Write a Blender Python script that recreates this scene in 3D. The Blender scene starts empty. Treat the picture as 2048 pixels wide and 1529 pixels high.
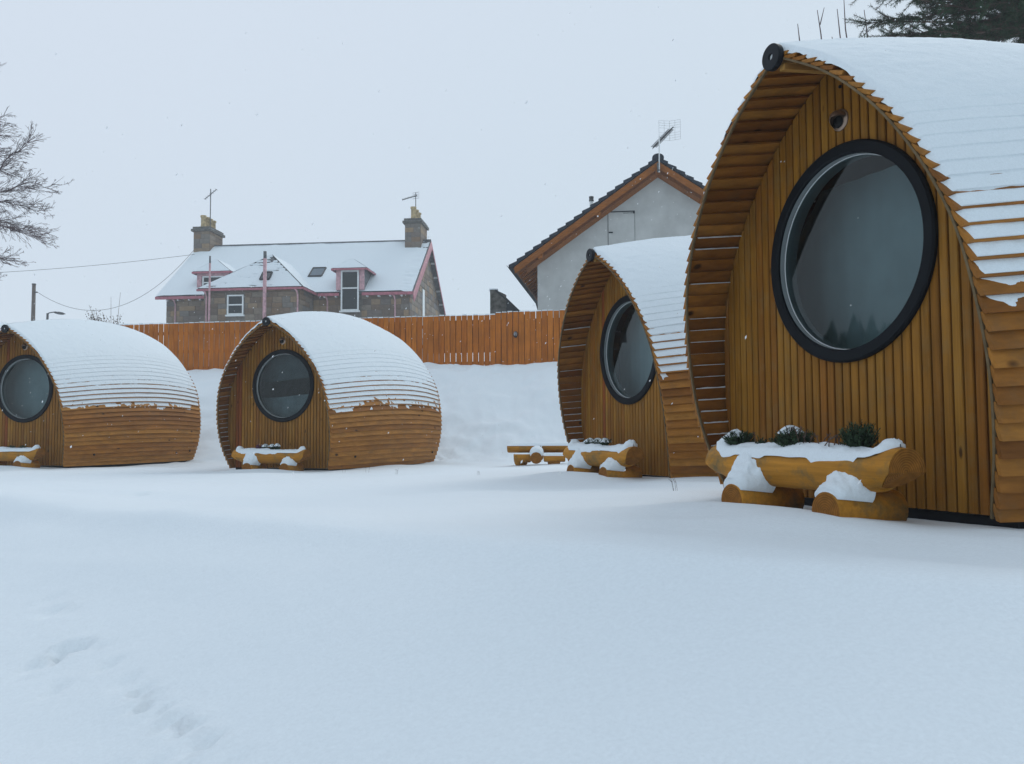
import bpy, math, random
import numpy as np
R = math.radians
random.seed(7)
rng = np.random.default_rng(11)
scene = bpy.context.scene
col = scene.collection

# ------------------------------------------------------------------ camera, sky, sun, exposure
ZC = 1.6                                   # eye height above the snow at the photographer's feet
cd = bpy.data.cameras.new('camera'); cam = bpy.data.objects.new('camera', cd); col.objects.link(cam)
cd.sensor_width = 36; cd.lens = 36 * 1740 / 2048; cd.clip_start = .05; cd.clip_end = 2000
from mathutils import Matrix
cam.matrix_world = Matrix.Translation((0, 0, ZC)) @ Matrix.Rotation(R(90 + 3.236), 4, 'X') @ Matrix.Rotation(R(-.289), 4, 'Z')
scene.camera = cam

SUN_EL, SUN_ROT = R(36), R(38)
world = bpy.data.worlds.new('World'); scene.world = world; world.use_nodes = True
nt = world.node_tree; nt.nodes.clear()
wo = nt.nodes.new('ShaderNodeOutputWorld'); bg = nt.nodes.new('ShaderNodeBackground')
sky = nt.nodes.new('ShaderNodeTexSky'); sky.sky_type = 'NISHITA'; sky.sun_disc = False
sky.sun_elevation = SUN_EL; sky.sun_rotation = SUN_ROT
mx = nt.nodes.new('ShaderNodeMix'); mx.data_type = 'RGBA'; mx.inputs[0].default_value = .93
# a closed layer of snow cloud: a little lighter overhead and to the left, where it thins
tc = nt.nodes.new('ShaderNodeTexCoord')
no = nt.nodes.new('ShaderNodeTexNoise'); no.inputs['Scale'].default_value = 1.3; no.inputs['Detail'].default_value = 2
vm = nt.nodes.new('ShaderNodeVectorMath'); vm.operation = 'DOT_PRODUCT'; vm.inputs[1].default_value = (-.50, .25, .75)
ad = nt.nodes.new('ShaderNodeMath'); ad.operation = 'MULTIPLY_ADD'; ad.inputs[1].default_value = .25
mr = nt.nodes.new('ShaderNodeMapRange'); mr.inputs['From Min'].default_value = .1; mr.inputs['From Max'].default_value = 1.0
cr = nt.nodes.new('ShaderNodeMix'); cr.data_type = 'RGBA'
cr.inputs[6].default_value = (5.35, 6.65, 7.55, 1); cr.inputs[7].default_value = (7.3, 8.05, 9.15, 1)
L = nt.links.new
L(tc.outputs['Generated'], no.inputs['Vector']); L(tc.outputs['Generated'], vm.inputs[0])
L(no.outputs['Fac'], ad.inputs[0]); L(vm.outputs['Value'], ad.inputs[2]); L(ad.outputs[0], mr.inputs['Value'])
L(mr.outputs[0], cr.inputs[0]); L(sky.outputs[0], mx.inputs[6]); L(cr.outputs[2], mx.inputs[7])
L(mx.outputs[2], bg.inputs[0]); bg.inputs[1].default_value = .1; L(bg.outputs[0], wo.inputs[0])

sl = bpy.data.lights.new('sun', 'SUN'); sun = bpy.data.objects.new('sun', sl); col.objects.link(sun)
sl.energy = .95; sl.angle = R(35); sl.color = (1, .985, .96)
sun.rotation_euler = (R(54), 0, R(142))

scene.view_settings.view_transform = 'Standard'; scene.view_settings.look = 'None'
scene.view_settings.gamma = 1; scene.view_settings.use_curve_mapping = False
scene.view_settings.exposure = .0

# ------------------------------------------------------------------ helpers
def tag(o, label=None, cat=None, group=None, kind=None):
    if label: o['label'] = label
    if cat: o['category'] = cat
    if group: o['group'] = group
    if kind: o['kind'] = kind
    return o

def mesh(name, V, F, smooth=False):
    m = bpy.data.meshes.new(name)
    m.from_pydata([tuple(map(float, v)) for v in V], [], [tuple(map(int, f)) for f in F]); m.validate(verbose=False); m.update()
    if smooth: m.polygons.foreach_set('use_smooth', [True] * len(m.polygons))
    return m

def obj(name, m, mat=None, parent=None, loc=None, rot=None, scale=None):
    o = bpy.data.objects.new(name, m); col.objects.link(o)
    if mat is not None and not m.materials: m.materials.append(mat)
    if parent: o.parent = parent
    if loc: o.location = loc
    if rot: o.rotation_euler = rot
    if scale: o.scale = scale
    return o

def empty(name, loc=(0, 0, 0), rz=0):
    o = bpy.data.objects.new(name, None); col.objects.link(o); o.location = loc; o.rotation_euler = (0, 0, rz)
    o.empty_display_size = .2
    return o

class MB:
    """collects vertices and faces of one mesh"""
    def __init__(s): s.V = []; s.F = []
    def add(s, V, F):
        n = len(s.V); s.V += [tuple(v) for v in V]; s.F += [tuple(i + n for i in f) for f in F]
    def box(s, x0, x1, y0, y1, z0, z1, M=None):
        V = [(x, y, z) for x in (x0, x1) for y in (y0, y1) for z in (z0, z1)]
        if M is not None: V = [tuple(M @ __import__('mathutils').Vector(v)) for v in V]
        s.add(V, [(0, 1, 3, 2), (4, 6, 7, 5), (0, 4, 5, 1), (2, 3, 7, 6), (0, 2, 6, 4), (1, 5, 7, 3)])
    def quad(s, a, b, c, d): s.add([a, b, c, d], [(0, 1, 2, 3)])
    def tube(s, pts, rad, n=6, cap=True):
        pts = [np.array(p, float) for p in pts]
        if not hasattr(rad, '__len__'): rad = [rad] * len(pts)
        V = []; F = []
        for i, p in enumerate(pts):
            d = pts[min(i + 1, len(pts) - 1)] - pts[max(i - 1, 0)]; d = d / (np.linalg.norm(d) + 1e-9)
            a = np.cross(d, (0, 0, 1)) if abs(d[2]) < .9 else np.cross(d, (1, 0, 0))
            a = a / np.linalg.norm(a); b = np.cross(d, a)
            for k in range(n):
                t = 2 * math.pi * k / n
                V.append(p + rad[i] * (a * math.cos(t) + b * math.sin(t)))
        for i in range(len(pts) - 1):
            for k in range(n):
                F.append((i * n + k, i * n + (k + 1) % n, (i + 1) * n + (k + 1) % n, (i + 1) * n + k))
        if cap:
            F.append(tuple(range(n - 1, -1, -1))); F.append(tuple((len(pts) - 1) * n + k for k in range(n)))
        s.add(V, F)
    def lathe(s, prof, n=48, axis='y', close=True):
        """prof: list of (radius, position along the axis)"""
        V = []; F = []; m = len(prof)
        for k in range(n):
            t = 2 * math.pi * k / n
            for r, y in prof:
                V.append((r * math.cos(t), y, r * math.sin(t)) if axis == 'y' else (r * math.cos(t), r * math.sin(t), y))
        for k in range(n):
            for j in range(m if close else m - 1):
                a = k * m + j; b = k * m + (j + 1) % m; k2 = ((k + 1) % n) * m
                F.append((a, b, k2 + (j + 1) % m, k2 + j))
        s.add(V, F)
    def mesh(s, name, smooth=False): return mesh(name, s.V, s.F, smooth)

def grid_faces(nu, nv, off=0, flip=False):
    F = []
    for i in range(nu - 1):
        for j in range(nv - 1):
            a = off + i * nv + j; q = (a, a + nv, a + nv + 1, a + 1)
            F.append(q[::-1] if flip else q)
    return F

def grid_mesh(name, grids, smooth=True):
    """grids: list of (array nu x nv x 3, flip) joined into one mesh"""
    Vs, Qs, off = [], [], 0
    for P_, flip in grids:
        nu, nv = P_.shape[:2]; i = np.arange(nu * nv).reshape(nu, nv) + off
        q = np.stack([i[:-1, :-1], i[1:, :-1], i[1:, 1:], i[:-1, 1:]], -1).reshape(-1, 4)
        Qs.append(q[:, ::-1] if flip else q); Vs.append(P_.reshape(-1, 3)); off += nu * nv
    V = np.concatenate(Vs).astype(np.float32); Q = np.concatenate(Qs).astype(np.int32)
    m = bpy.data.meshes.new(name); m.vertices.add(len(V)); m.vertices.foreach_set('co', V.ravel())
    m.loops.add(Q.size); m.loops.foreach_set('vertex_index', Q.ravel()); m.polygons.add(len(Q))
    m.polygons.foreach_set('loop_start', np.arange(0, Q.size, 4, dtype=np.int32))
    m.polygons.foreach_set('use_smooth', np.full(len(Q), smooth)); m.update(calc_edges=True); return m

def _hash(ix, iy, seed):
    h = (ix.astype(np.int64) * 374761393 + iy.astype(np.int64) * 668265263 + seed * 974711) & 0x7fffffff
    h = ((h ^ (h >> 13)) * 1274126177) & 0x7fffffff
    return ((h ^ (h >> 16)) & 0xffff) / 65535.0
def vnoise(x, y, seed=0):
    x = np.asarray(x, float); y = np.asarray(y, float)
    ix = np.floor(x); iy = np.floor(y); fx = x - ix; fy = y - iy
    fx = fx * fx * (3 - 2 * fx); fy = fy * fy * (3 - 2 * fy)
    h = lambda a, b: _hash(ix + a, iy + b, seed)
    return (h(0, 0) * (1 - fx) + h(1, 0) * fx) * (1 - fy) + (h(0, 1) * (1 - fx) + h(1, 1) * fx) * fy
def fbm(x, y, o=4, seed=0):
    r = 0; a = .5
    for k in range(o):
        r = r + a * (vnoise(x * 2 ** k + 17.3 * k, y * 2 ** k + 9.1 * k, seed + k) - .5); a *= .5
    return r * 2
def sstep(a, b, x):
    t = np.clip((np.asarray(x, float) - a) / (b - a), 0, 1); return t * t * (3 - 2 * t)

# ------------------------------------------------------------------ materials
def new_mat(name):
    m = bpy.data.materials.new(name); m.use_nodes = True
    return m, m.node_tree, m.node_tree.nodes['Principled BSDF']
def N(t, typ, **kw):
    n = t.nodes.new(typ)
    for k, v in kw.items():
        if k in n.inputs.keys(): n.inputs[k].default_value = v
        else: setattr(n, k, v)
    return n
def ramp(t, pts):
    r = t.nodes.new('ShaderNodeValToRGB'); e = r.color_ramp.elements
    e[0].position, e[0].color = pts[0][0], (*pts[0][1], 1); e[1].position, e[1].color = pts[1][0], (*pts[1][1], 1)
    for p, c in pts[2:]:
        q = e.new(p); q.color = (*c, 1)
    return r
def bump(t, b, src, strength, dist):
    n = N(t, 'ShaderNodeBump', Strength=strength, Distance=dist)
    t.links.new(src, n.inputs['Height']); t.links.new(n.outputs[0], b.inputs['Normal']); return n

def plain(name, c, rough=.6, metal=0, vary=.12, scale=6, bmp=.1, spec=.5):
    m, t, b = new_mat(name)
    tcn = N(t, 'ShaderNodeTexCoord'); n = N(t, 'ShaderNodeTexNoise', Scale=scale, Detail=6)
    t.links.new(tcn.outputs['Object'], n.inputs['Vector'])
    d = tuple(max(0, x * (1 - vary * 2)) for x in c); l = tuple(min(1, x * (1 + vary * 2)) for x in c)
    r = ramp(t, [(.3, d), (.7, l)]); t.links.new(n.outputs['Fac'], r.inputs[0]); t.links.new(r.outputs[0], b.inputs['Base Color'])
    b.inputs['Roughness'].default_value = rough; b.inputs['Metallic'].default_value = metal; b.inputs['Specular IOR Level'].default_value = spec
    if bmp: bump(t, b, n.outputs['Fac'], bmp, .01)
    return m

def wood(name, cols, grain_scale, knots=True, rough=.55, dirt=0, dirtcol=(.10, .10, .07), varyobj=1.0):
    """stained boards: grain drawn out along one axis, knots, a tone of its own for each board"""
    m, t, b = new_mat(name); K = t.links.new
    tcn = N(t, 'ShaderNodeTexCoord'); oi = N(t, 'ShaderNodeObjectInfo')
    sh = N(t, 'ShaderNodeVectorMath', operation='MULTIPLY_ADD'); sh.inputs[1].default_value = (13, 7, 19)
    cmb = N(t, 'ShaderNodeCombineXYZ')
    for i in range(3): K(oi.outputs['Random'], cmb.inputs[i])
    K(cmb.outputs[0], sh.inputs[0]); K(tcn.outputs['Object'], sh.inputs[2])
    mp = N(t, 'ShaderNodeMapping'); mp.inputs['Scale'].default_value = grain_scale; K(sh.outputs[0], mp.inputs['Vector'])
    g = N(t, 'ShaderNodeTexNoise', Scale=1, Detail=8, Roughness=.65); K(mp.outputs[0], g.inputs['Vector'])
    big = N(t, 'ShaderNodeTexNoise', Scale=1.7, Detail=3); K(sh.outputs[0], big.inputs['Vector'])
    # tone of the board
    r1 = ramp(t, [(0, cols[0]), (1, cols[-1])] + [((i + 1) / (len(cols) - 1), c) for i, c in enumerate(cols[1:-1])])
    if varyobj: K(oi.outputs['Random'], r1.inputs[0])
    g2 = N(t, 'ShaderNodeMapRange'); g2.inputs['From Min'].default_value = .3; g2.inputs['From Max'].default_value = .7
    g2.inputs['To Min'].default_value = .72; g2.inputs['To Max'].default_value = 1.18; K(g.outputs['Fac'], g2.inputs['Value'])
    b2 = N(t, 'ShaderNodeMapRange'); b2.inputs['From Min'].default_value = .3; b2.inputs['From Max'].default_value = .7
    b2.inputs['To Min'].default_value = .8; b2.inputs['To Max'].default_value = 1.15; K(big.outputs['Fac'], b2.inputs['Value'])
    mu = N(t, 'ShaderNodeMath', operation='MULTIPLY'); K(g2.outputs[0], mu.inputs[0]); K(b2.outputs[0], mu.inputs[1])
    sc = N(t, 'ShaderNodeVectorMath', operation='SCALE'); K(r1.outputs[0], sc.inputs[0]); K(mu.outputs[0], sc.inputs['Scale'])
    last = sc.outputs[0]
    if knots:
        mk = N(t, 'ShaderNodeMapping'); mk.inputs['Scale'].default_value = (7, 0, 2.4) if grain_scale[0] > 50 else tuple(3.4 if q > 5 else 1.9 for q in grain_scale)
        K(sh.outputs[0], mk.inputs['Vector'])
        v = N(t, 'ShaderNodeTexVoronoi', Scale=1.15); K(mk.outputs[0], v.inputs['Vector'])
        kr = ramp(t, [(.055, (1, 1, 1)), (.11, (0, 0, 0))]); K(v.outputs['Distance'], kr.inputs[0])
        mk2 = N(t, 'ShaderNodeMix', data_type='RGBA'); K(kr.outputs[0], mk2.inputs[0]); K(last, mk2.inputs[6])
        mk2.inputs[7].default_value = (*[x * .28 for x in cols[0]], 1); last = mk2.outputs[2]
    if dirt:
        dn = N(t, 'ShaderNodeTexNoise', Scale=5, Detail=7, Roughness=.7); K(sh.outputs[0], dn.inputs['Vector'])
        dr = ramp(t, [(.5, (0, 0, 0)), (.68, (dirt, dirt, dirt))]); K(dn.outputs['Fac'], dr.inputs[0])
        dm = N(t, 'ShaderNodeMix', data_type='RGBA'); K(dr.outputs[0], dm.inputs[0]); K(last, dm.inputs[6])
        dm.inputs[7].default_value = (*dirtcol, 1); last = dm.outputs[2]
    K(last, b.inputs['Base Color']); b.inputs['Roughness'].default_value = rough
    b.inputs['Specular IOR Level'].default_value = .14
    bump(t, b, g.outputs['Fac'], .25, .004)
    return m

def snow_mat(name, c=(.79, .85, .89), s1=9, s2=70, st=.35, grit=0.0):
    m, t, b = new_mat(name); K = t.links.new
    tcn = N(t, 'ShaderNodeTexCoord')
    a = N(t, 'ShaderNodeTexNoise', Scale=s1, Detail=9, Roughness=.68); K(tcn.outputs['Object'], a.inputs['Vector'])
    f = N(t, 'ShaderNodeTexNoise', Scale=s2, Detail=4, Roughness=.7); K(tcn.outputs['Object'], f.inputs['Vector'])
    r = ramp(t, [(.3, tuple(x * .95 for x in c)), (.7, tuple(min(.97, x * 1.03) for x in c))]); K(f.outputs['Fac'], r.inputs[0])
    K(r.outputs[0], b.inputs['Base Color']); b.inputs['Roughness'].default_value = .75
    b.inputs['Specular IOR Level'].default_value = .25
    ml = N(t, 'ShaderNodeMath', operation='MULTIPLY_ADD'); ml.inputs[1].default_value = .22; K(f.outputs['Fac'], ml.inputs[0]); K(a.outputs['Fac'], ml.inputs[2])
    bump(t, b, ml.outputs[0], st, .02)
    return m

def glass_mat(name, tint=(.80, .88, .88), boost=1.9, ior=1.5):
    m, t, b = new_mat(name); K = t.links.new; out = t.nodes['Material Output']; t.nodes.remove(b)
    fr = N(t, 'ShaderNodeFresnel', IOR=ior); mu = N(t, 'ShaderNodeMath', operation='MULTIPLY'); mu.inputs[1].default_value = boost; mu.use_clamp = True
    gl = N(t, 'ShaderNodeBsdfGlossy', Roughness=.015); gl.inputs['Color'].default_value = (.95, 1, 1, 1)
    tr = N(t, 'ShaderNodeBsdfTransparent'); tr.inputs['Color'].default_value = (*tint, 1)
    mi = N(t, 'ShaderNodeMixShader'); K(fr.outputs[0], mu.inputs[0]); K(mu.outputs[0], mi.inputs[0]); K(tr.outputs[0], mi.inputs[1]); K(gl.outputs[0], mi.inputs[2])
    K(mi.outputs[0], out.inputs['Surface'])
    return m

M = {}
M['snow'] = snow_mat('snow'); M['roofsnow'] = snow_mat('roof_snow', s1=14, s2=90, st=.5)
M['farsnow'] = snow_mat('far_snow', s1=3, s2=20, st=.2)
W = [(.20, .070, .012), (.32, .125, .021), (.39, .165, .031), (.27, .100, .017), (.42, .185, .035), (.23, .080, .014)]
M['plank'] = wood('larch_plank', W, (26, 1.6, 26), dirt=.35, dirtcol=(.16, .10, .05))
M['slat'] = wood('larch_slat', [(.25, .102, .012), (.31, .134, .016), (.265, .112, .013), (.34, .156, .021), (.285, .122, .015), (.255, .094, .012)], (60, 60, 2.2), dirt=.3, dirtcol=(.20, .15, .07))
M['redslat'] = wood('red_slat', [(.25, .068, .014)] * 2, (60, 60, 2.2), varyobj=0)
M['trim'] = wood('weathered_edge', [(.15, .105, .055)] * 2, (20, 20, 20), knots=False)
M['beam'] = wood('ridge_wood', [(.42, .22, .06)] * 2, (30, 2, 30), knots=False)
M['backing'] = plain('dark_membrane', (.018, .014, .01), .9, spec=.12)
M['lining'] = plain('interior_lining', (.045, .05, .05), .8, spec=.12)
M['floor'] = plain('interior_floor', (.10, .09, .08), .8)
M['frame'] = plain('black_window_frame', (.0045, .0065, .0095), .5, vary=.1, spec=.12)
M['reveal'] = plain('grey_reveal', (.27, .30, .31), .5, vary=.05)
M['seal'] = plain('white_seal', (.62, .64, .64), .5, vary=.03)
M['curtain'] = plain('grey_curtain', (.20, .265, .285), .9, vary=.06, scale=3)  # greys for sheets added behind the glass to set its brightness
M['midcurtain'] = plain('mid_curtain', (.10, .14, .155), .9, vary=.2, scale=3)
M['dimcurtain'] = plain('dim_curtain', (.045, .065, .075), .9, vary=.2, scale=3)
M['glass'] = glass_mat('window_glass', boost=.85)
M['skirt'] = plain('black_skirt', (.009, .010, .013), .5, spec=.12)
M['rubber'] = plain('black_rubber', (.012, .014, .018), .45, spec=.12)
M['copper'] = plain('vent_metal', (.30, .22, .17), .35, metal=.8)
M['black'] = plain('black_hole', (.004, .004, .004), .9)
M['log'] = wood('peeled_log', [(.46, .195, .022), (.52, .235, .030)], (2.2, 34, 34), knots=True, dirt=.75, dirtcol=(.085, .095, .055))
def log_end_mat():
    m, t, b = new_mat('log_end'); K = t.links.new
    tcn = N(t, 'ShaderNodeTexCoord'); w = N(t, 'ShaderNodeTexWave', wave_type='RINGS', rings_direction='SPHERICAL', Scale=26, Distortion=2.2, Detail=3)
    n = N(t, 'ShaderNodeTexNoise', Scale=22, Detail=6); K(tcn.outputs['Object'], w.inputs['Vector']); K(tcn.outputs['Object'], n.inputs['Vector'])
    a = N(t, 'ShaderNodeMix', data_type='RGBA'); a.inputs[6].default_value = (.21, .078, .011, 1); a.inputs[7].default_value = (.33, .135, .022, 1); K(w.outputs['Fac'], a.inputs[0])
    r = ramp(t, [(.4, (.75, .75, .75)), (.7, (1.1, 1.1, 1.1))]); K(n.outputs['Fac'], r.inputs[0])
    c = N(t, 'ShaderNodeMix', data_type='RGBA', blend_type='MULTIPLY'); c.inputs[0].default_value = 1; K(a.outputs[2], c.inputs[6]); K(r.outputs[0], c.inputs[7])
    K(c.outputs[2], b.inputs['Base Color']); b.inputs['Roughness'].default_value = .7; b.inputs['Specular IOR Level'].default_value = .15
    bump(t, b, w.outputs['Fac'], .3, .003)
    return m
M['log_end'] = log_end_mat()
M['fence'] = wood('fence_board', [(.45, .132, .013), (.50, .158, .017), (.41, .118, .011), (.54, .175, .021)], (40, 40, 2), knots=False, dirt=.25, dirtcol=(.25, .09, .03), rough=.7)
M['rail'] = wood('fence_rail', [(.35, .10, .02)] * 2, (2, 30, 30), knots=False)
M['heather'] = plain('heather_green', (.045, .075, .040), .8, spec=.12, vary=.4, scale=30)
M['purple'] = plain('heather_purple', (.14, .04, .09), .8, vary=.3, scale=30)
M['twig'] = plain('twig', (.09, .055, .04), .9)
M['bark'] = plain('bare_bark', (.13, .095, .10), .9, vary=.25)
M['pinebark'] = plain('pine_bark', (.07, .045, .035), .9, vary=.25)
M['needle'] = plain('pine_needle', (.032, .066, .034), .7, spec=.12, vary=.35, scale=3)
M['needle2'] = plain('pine_needle_brown', (.060, .045, .032), .8, vary=.35, scale=3)
M['pink'] = plain('pink_paint', (.38, .115, .15), .5, vary=.12)
M['pink2'] = plain('faded_pink_paint', (.52, .30, .33), .6, vary=.15)
M['white'] = plain('white_paint', (.74, .76, .76), .5, vary=.04)
M['render'] = plain('pale_render', (.50, .51, .495), .9, vary=.05, scale=2.5)
M['slate'] = plain('slate', (.11, .115, .125), .7, vary=.25)
M['tile'] = plain('dark_tile', (.030, .038, .052), .6, spec=.12, vary=.2)
M['gutter'] = plain('dark_gutter', (.018, .024, .030), .4, spec=.12)
M['barge'] = wood('bargeboard', [(.34, .115, .018), (.30, .10, .016)], (3, 3, 30), knots=False)
M['soffit'] = wood('soffit_board', [(.22, .085, .025), (.27, .10, .03)], (20, 2, 20), knots=False)
M['pot'] = plain('buff_pot', (.44, .33, .17), .8, vary=.2)
M['grey'] = plain('galvanised', (.32, .34, .36), .4, metal=.6)
M['aerial'] = plain('aerial_metal', (.10, .105, .11), .5, metal=.5)
M['wpane'] = glass_mat('house_glass', (.35, .42, .48), 1.1)
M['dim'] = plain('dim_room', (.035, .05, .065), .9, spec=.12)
M['polewood'] = plain('pole_wood', (.12, .095, .08), .9)
M['darkstone'] = plain('dark_stone', (.10, .095, .085), .9, vary=.3)
M['felt'] = plain('dark_felt', (.028, .032, .036), .8, vary=.2)

def stone_mat():
    m, t, b = new_mat('house_stone'); K = t.links.new
    tcn = N(t, 'ShaderNodeTexCoord'); oi = N(t, 'ShaderNodeObjectInfo')
    n = N(t, 'ShaderNodeTexNoise', Scale=2.2, Detail=8, Roughness=.7); K(tcn.outputs['Object'], n.inputs['Vector'])
    r1 = ramp(t, [(0, (.12, .095, .080)), (1, (.23, .185, .14)), (.3, (.20, .13, .080)), (.5, (.13, .122, .12)), (.7, (.27, .185, .11)), (.85, (.16, .145, .13))])
    K(oi.outputs['Random'], r1.inputs[0])
    mr_ = N(t, 'ShaderNodeMapRange'); mr_.inputs['From Min'].default_value = .3; mr_.inputs['From Max'].default_value = .7
    mr_.inputs['To Min'].default_value = .75; mr_.inputs['To Max'].default_value = 1.3; K(n.outputs['Fac'], mr_.inputs['Value'])
    s = N(t, 'ShaderNodeVectorMath', operation='SCALE'); K(r1.outputs[0], s.inputs[0]); K(mr_.outputs[0], s.inputs['Scale'])
    K(s.outputs[0], b.inputs['Base Color']); b.inputs['Roughness'].default_value = .9
    bump(t, b, n.outputs['Fac'], .5, .03)
    return m
def flake_mat():
    m, t, b = new_mat('snowflake'); out = t.nodes['Material Output']; t.nodes.remove(b)
    d = N(t, 'ShaderNodeBsdfDiffuse'); d.inputs['Color'].default_value = (.95, .96, .97, 1); r = N(t, 'ShaderNodeBsdfTranslucent'); r.inputs['Color'].default_value = (.95, .96, .97, 1)
    n = N(t, 'ShaderNodeTexNoise', Scale=40); x = N(t, 'ShaderNodeMixShader'); t.links.new(n.outputs['Fac'], x.inputs[0])
    t.links.new(d.outputs[0], x.inputs[1]); t.links.new(r.outputs[0], x.inputs[2]); t.links.new(x.outputs[0], out.inputs['Surface']); return m
M['flake'] = flake_mat()
M['stone'] = stone_mat(); M['mortar'] = plain('mortar', (.17, .15, .13), .95)

# ------------------------------------------------------------------ the ground
PODS = {1: (1.9961, 5.0903, 1.1774, -.4250), 2: (1.4078, 10.298, 1.1532, -.5092),
        3: (-4.0788, 15.5308, .3645, -.6349), 4: (-9.3102, 16.6357, .2531, -.6073)}
def ground_rel(X, Y):
    X = np.asarray(X, float); Y = np.asarray(Y, float)
    num = 0; den = 0
    for (px, py, ps, zb) in PODS.values():
        cx_, cy_ = px + .6 * math.sin(ps), py + .6 * math.cos(ps)
        w = 1 / (((X - cx_) ** 2 + (Y - cy_) ** 2) + 1.5) ** 1.5; num = num + w * zb; den = den + w
    P = num / den - .045
    # nearer the photographer a bank falls away; its brink runs from far left to close by on the right
    pts = [(-60, 30), (-20, 17.5), (-9.5, 11.6), (-5.9, 9.0), (-2.6, 5.7), (0, 3.5), (1.4, 2.7), (4, 1.9), (12, .6), (60, -6)]
    d = np.full(np.broadcast(X, Y).shape, 1e9); 
    for (ax, ay), (bx, by) in zip(pts[:-1], pts[1:]):
        ex, ey = bx - ax, by - ay; l2 = ex * ex + ey * ey
        t = np.clip(((X - ax) * ex + (Y - ay) * ey) / l2, 0, 1)
        dx, dy = X - (ax + t * ex), Y - (ay + t * ey)
        q = np.hypot(dx, dy); sg = np.where(ex * dy - ey * dx < 0, 1, -1)
        d = np.where(q < np.abs(d), q * sg, d)
    w = .07
    drop = w * np.log1p(np.exp(np.clip(d / w, -30, 30)))
    drop = 1.35 * (1 - np.exp(-drop * .50 / 1.35))
    # a low crest where the wind has packed it
    z = P - drop + .045 * np.exp(-((d + .06) / np.where(d > -.06, .13, .5)) ** 2) * (1 + .5 * fbm(X * .8, Y * .8, 2, 61))
    # the bank up to the fence and the field behind it
    yb = 25.2 - .168 * X * 1.0
    s = Y - (24.25 - .168 * (X - .8))            # distance past the fence line
    z = z + (1.85 - (-.62)) * sstep(-6.4, -.2, s) * np.where(Y > 12, 1, 0)
    z = z + 2.3 * sstep(2, 36, s) + 1.0 * sstep(40, 130, s)
    # softly undulating cover
    near = np.exp(-np.maximum(Y - 30, 0) / 40)
    z = z + .075 * fbm(X * .45 + 3, Y * .45, 3, 5) * near + .022 * fbm(X * 1.1, Y * 1.1, 2, 9) * near + .0035 * fbm(X * 7, Y * 7, 3, 19) * near
    z = z + (.16 * fbm(X * .9 + 8, Y * .9 + 2, 3, 31) + .07 * fbm(X * 3 + 8, Y * 3 + 2, 3, 33)) * sstep(-7.5, -5, s) * (1 - sstep(-.6, 0, s))
    # wind-drawn ripples on the near bank
    rp = (X * .55 + Y * .85)
    z = z + (.030 * fbm(rp * 1.5, (X * .85 - Y * .55) * .30, 2, 44) - .040 * np.abs(fbm(rp * 1.1 + 4, (X * .85 - Y * .55) * .22, 2, 47))) * near * sstep(14, 8, Y)
    # old footprints that the fresh snow has half filled
    for (fx, fy, r, dp) in PRINTS:
        r = r * .55; dp = dp * .70; dd = np.hypot((X - fx) * 1.0 + .02 * fbm(X * 11, Y * 11, 2, 6), (Y - fy) * .85 + .02 * fbm(X * 11 + 5, Y * 11, 2, 7))
        m_ = np.exp(-(dd / r) ** 2)
        z = z - dp * m_ * (1 + 1.8 * fbm(X * 22, Y * 22, 3, 3)) + dp * .22 * np.exp(-((dd - 1.6 * r) / (.5 * r)) ** 2) * (1 + 2 * fbm(X * 18, Y * 18, 2, 13)) + dp * .30 * np.exp(-(dd / (2.4 * r)) ** 2) * fbm(X * 30, Y * 30, 3, 23)
    for (mx_, my_, r, hh) in MOUNDS:
        z = z + hh * np.exp(-(np.hypot(X - mx_, Y - my_) / r) ** 2)
    return z
PRINTS = [(-2.24, 4.3, .09, .03), (-2.14, 4.25, .06, .025), (-2.35, 4.5, .10, .02), (-1.94, 3.77, .10, .065), (-1.86, 3.80, .06, .04), (-2.02, 3.70, .08, .03), (-1.75, 3.75, .05, .02),
          (-1.79, 3.45, .08, .022), (-1.62, 3.55, .07, .02), (-1.46, 3.33, .08, .026), (-1.36, 3.22, .06, .03), (-1.3, 3.12, .075, .045), (-1.21, 3.05, .05, .03), (-1.13, 2.94, .08, .05),
          (-1.06, 2.86, .045, .045), (-1.0, 2.78, .05, .035), (-.95, 2.74, .055, .05), (-.88, 2.70, .035, .02), (-1.12, 2.68, .09, .02), (-1.05, 2.58, .065, .05), (-.98, 2.62, .05, .02), (-1.24, 2.72, .07, .02),
          (-.80, 2.60, .06, .02), (-3.47, 8.1, .16, .05), (-3.30, 8.15, .10, .03), (1.0, 2.26, .03, .006), (.2, 18.6, .5, .05), (-1.6, 18.9, .5, .06)]
MOUNDS = [(2.55, 3.75, .7, .038), (-6.5, 12.5, 1.5, .03)]
for _i, (_X, _Y, _ps, _z) in PODS.items():
    for _s in (-.45, .05, .5):
        _x, _y = _s, -.80
        MOUNDS.append((_X + _x * math.cos(_ps) + _y * math.sin(_ps), _Y - _x * math.sin(_ps) + _y * math.cos(_ps), .38, .045))
def axis_pts(lo, hi, step, far, grow=1.16):
    a = list(np.arange(lo, hi + 1e-6, step)); s = step; p = hi
    while p < far: s *= grow; p += s; a.append(p)
    s = step; p = lo
    while p > -far: s *= grow; p -= s; a.insert(0, p)
    return np.array(a)
gx = axis_pts(-4.6, 3.6, .034, 500, 1.04); gy = axis_pts(1.4, 6.5, .030, 500, 1.04)
gy = np.concatenate([gy[gy <= 6.5], np.arange(6.55, 26, .09), gy[gy > 26.05]])
gy = gy[gy > -120]
GX, GY = np.meshgrid(gx, gy, indexing='ij'); GZ = ground_rel(GX, GY) + ZC
gm = grid_mesh('ground', [(np.stack([GX, GY, GZ], -1), False)])
tag(obj('snow_ground', gm, M['snow']), 'fresh snow cover over the whole site, rising in a bank up to the fence', None, None, 'structure')
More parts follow.
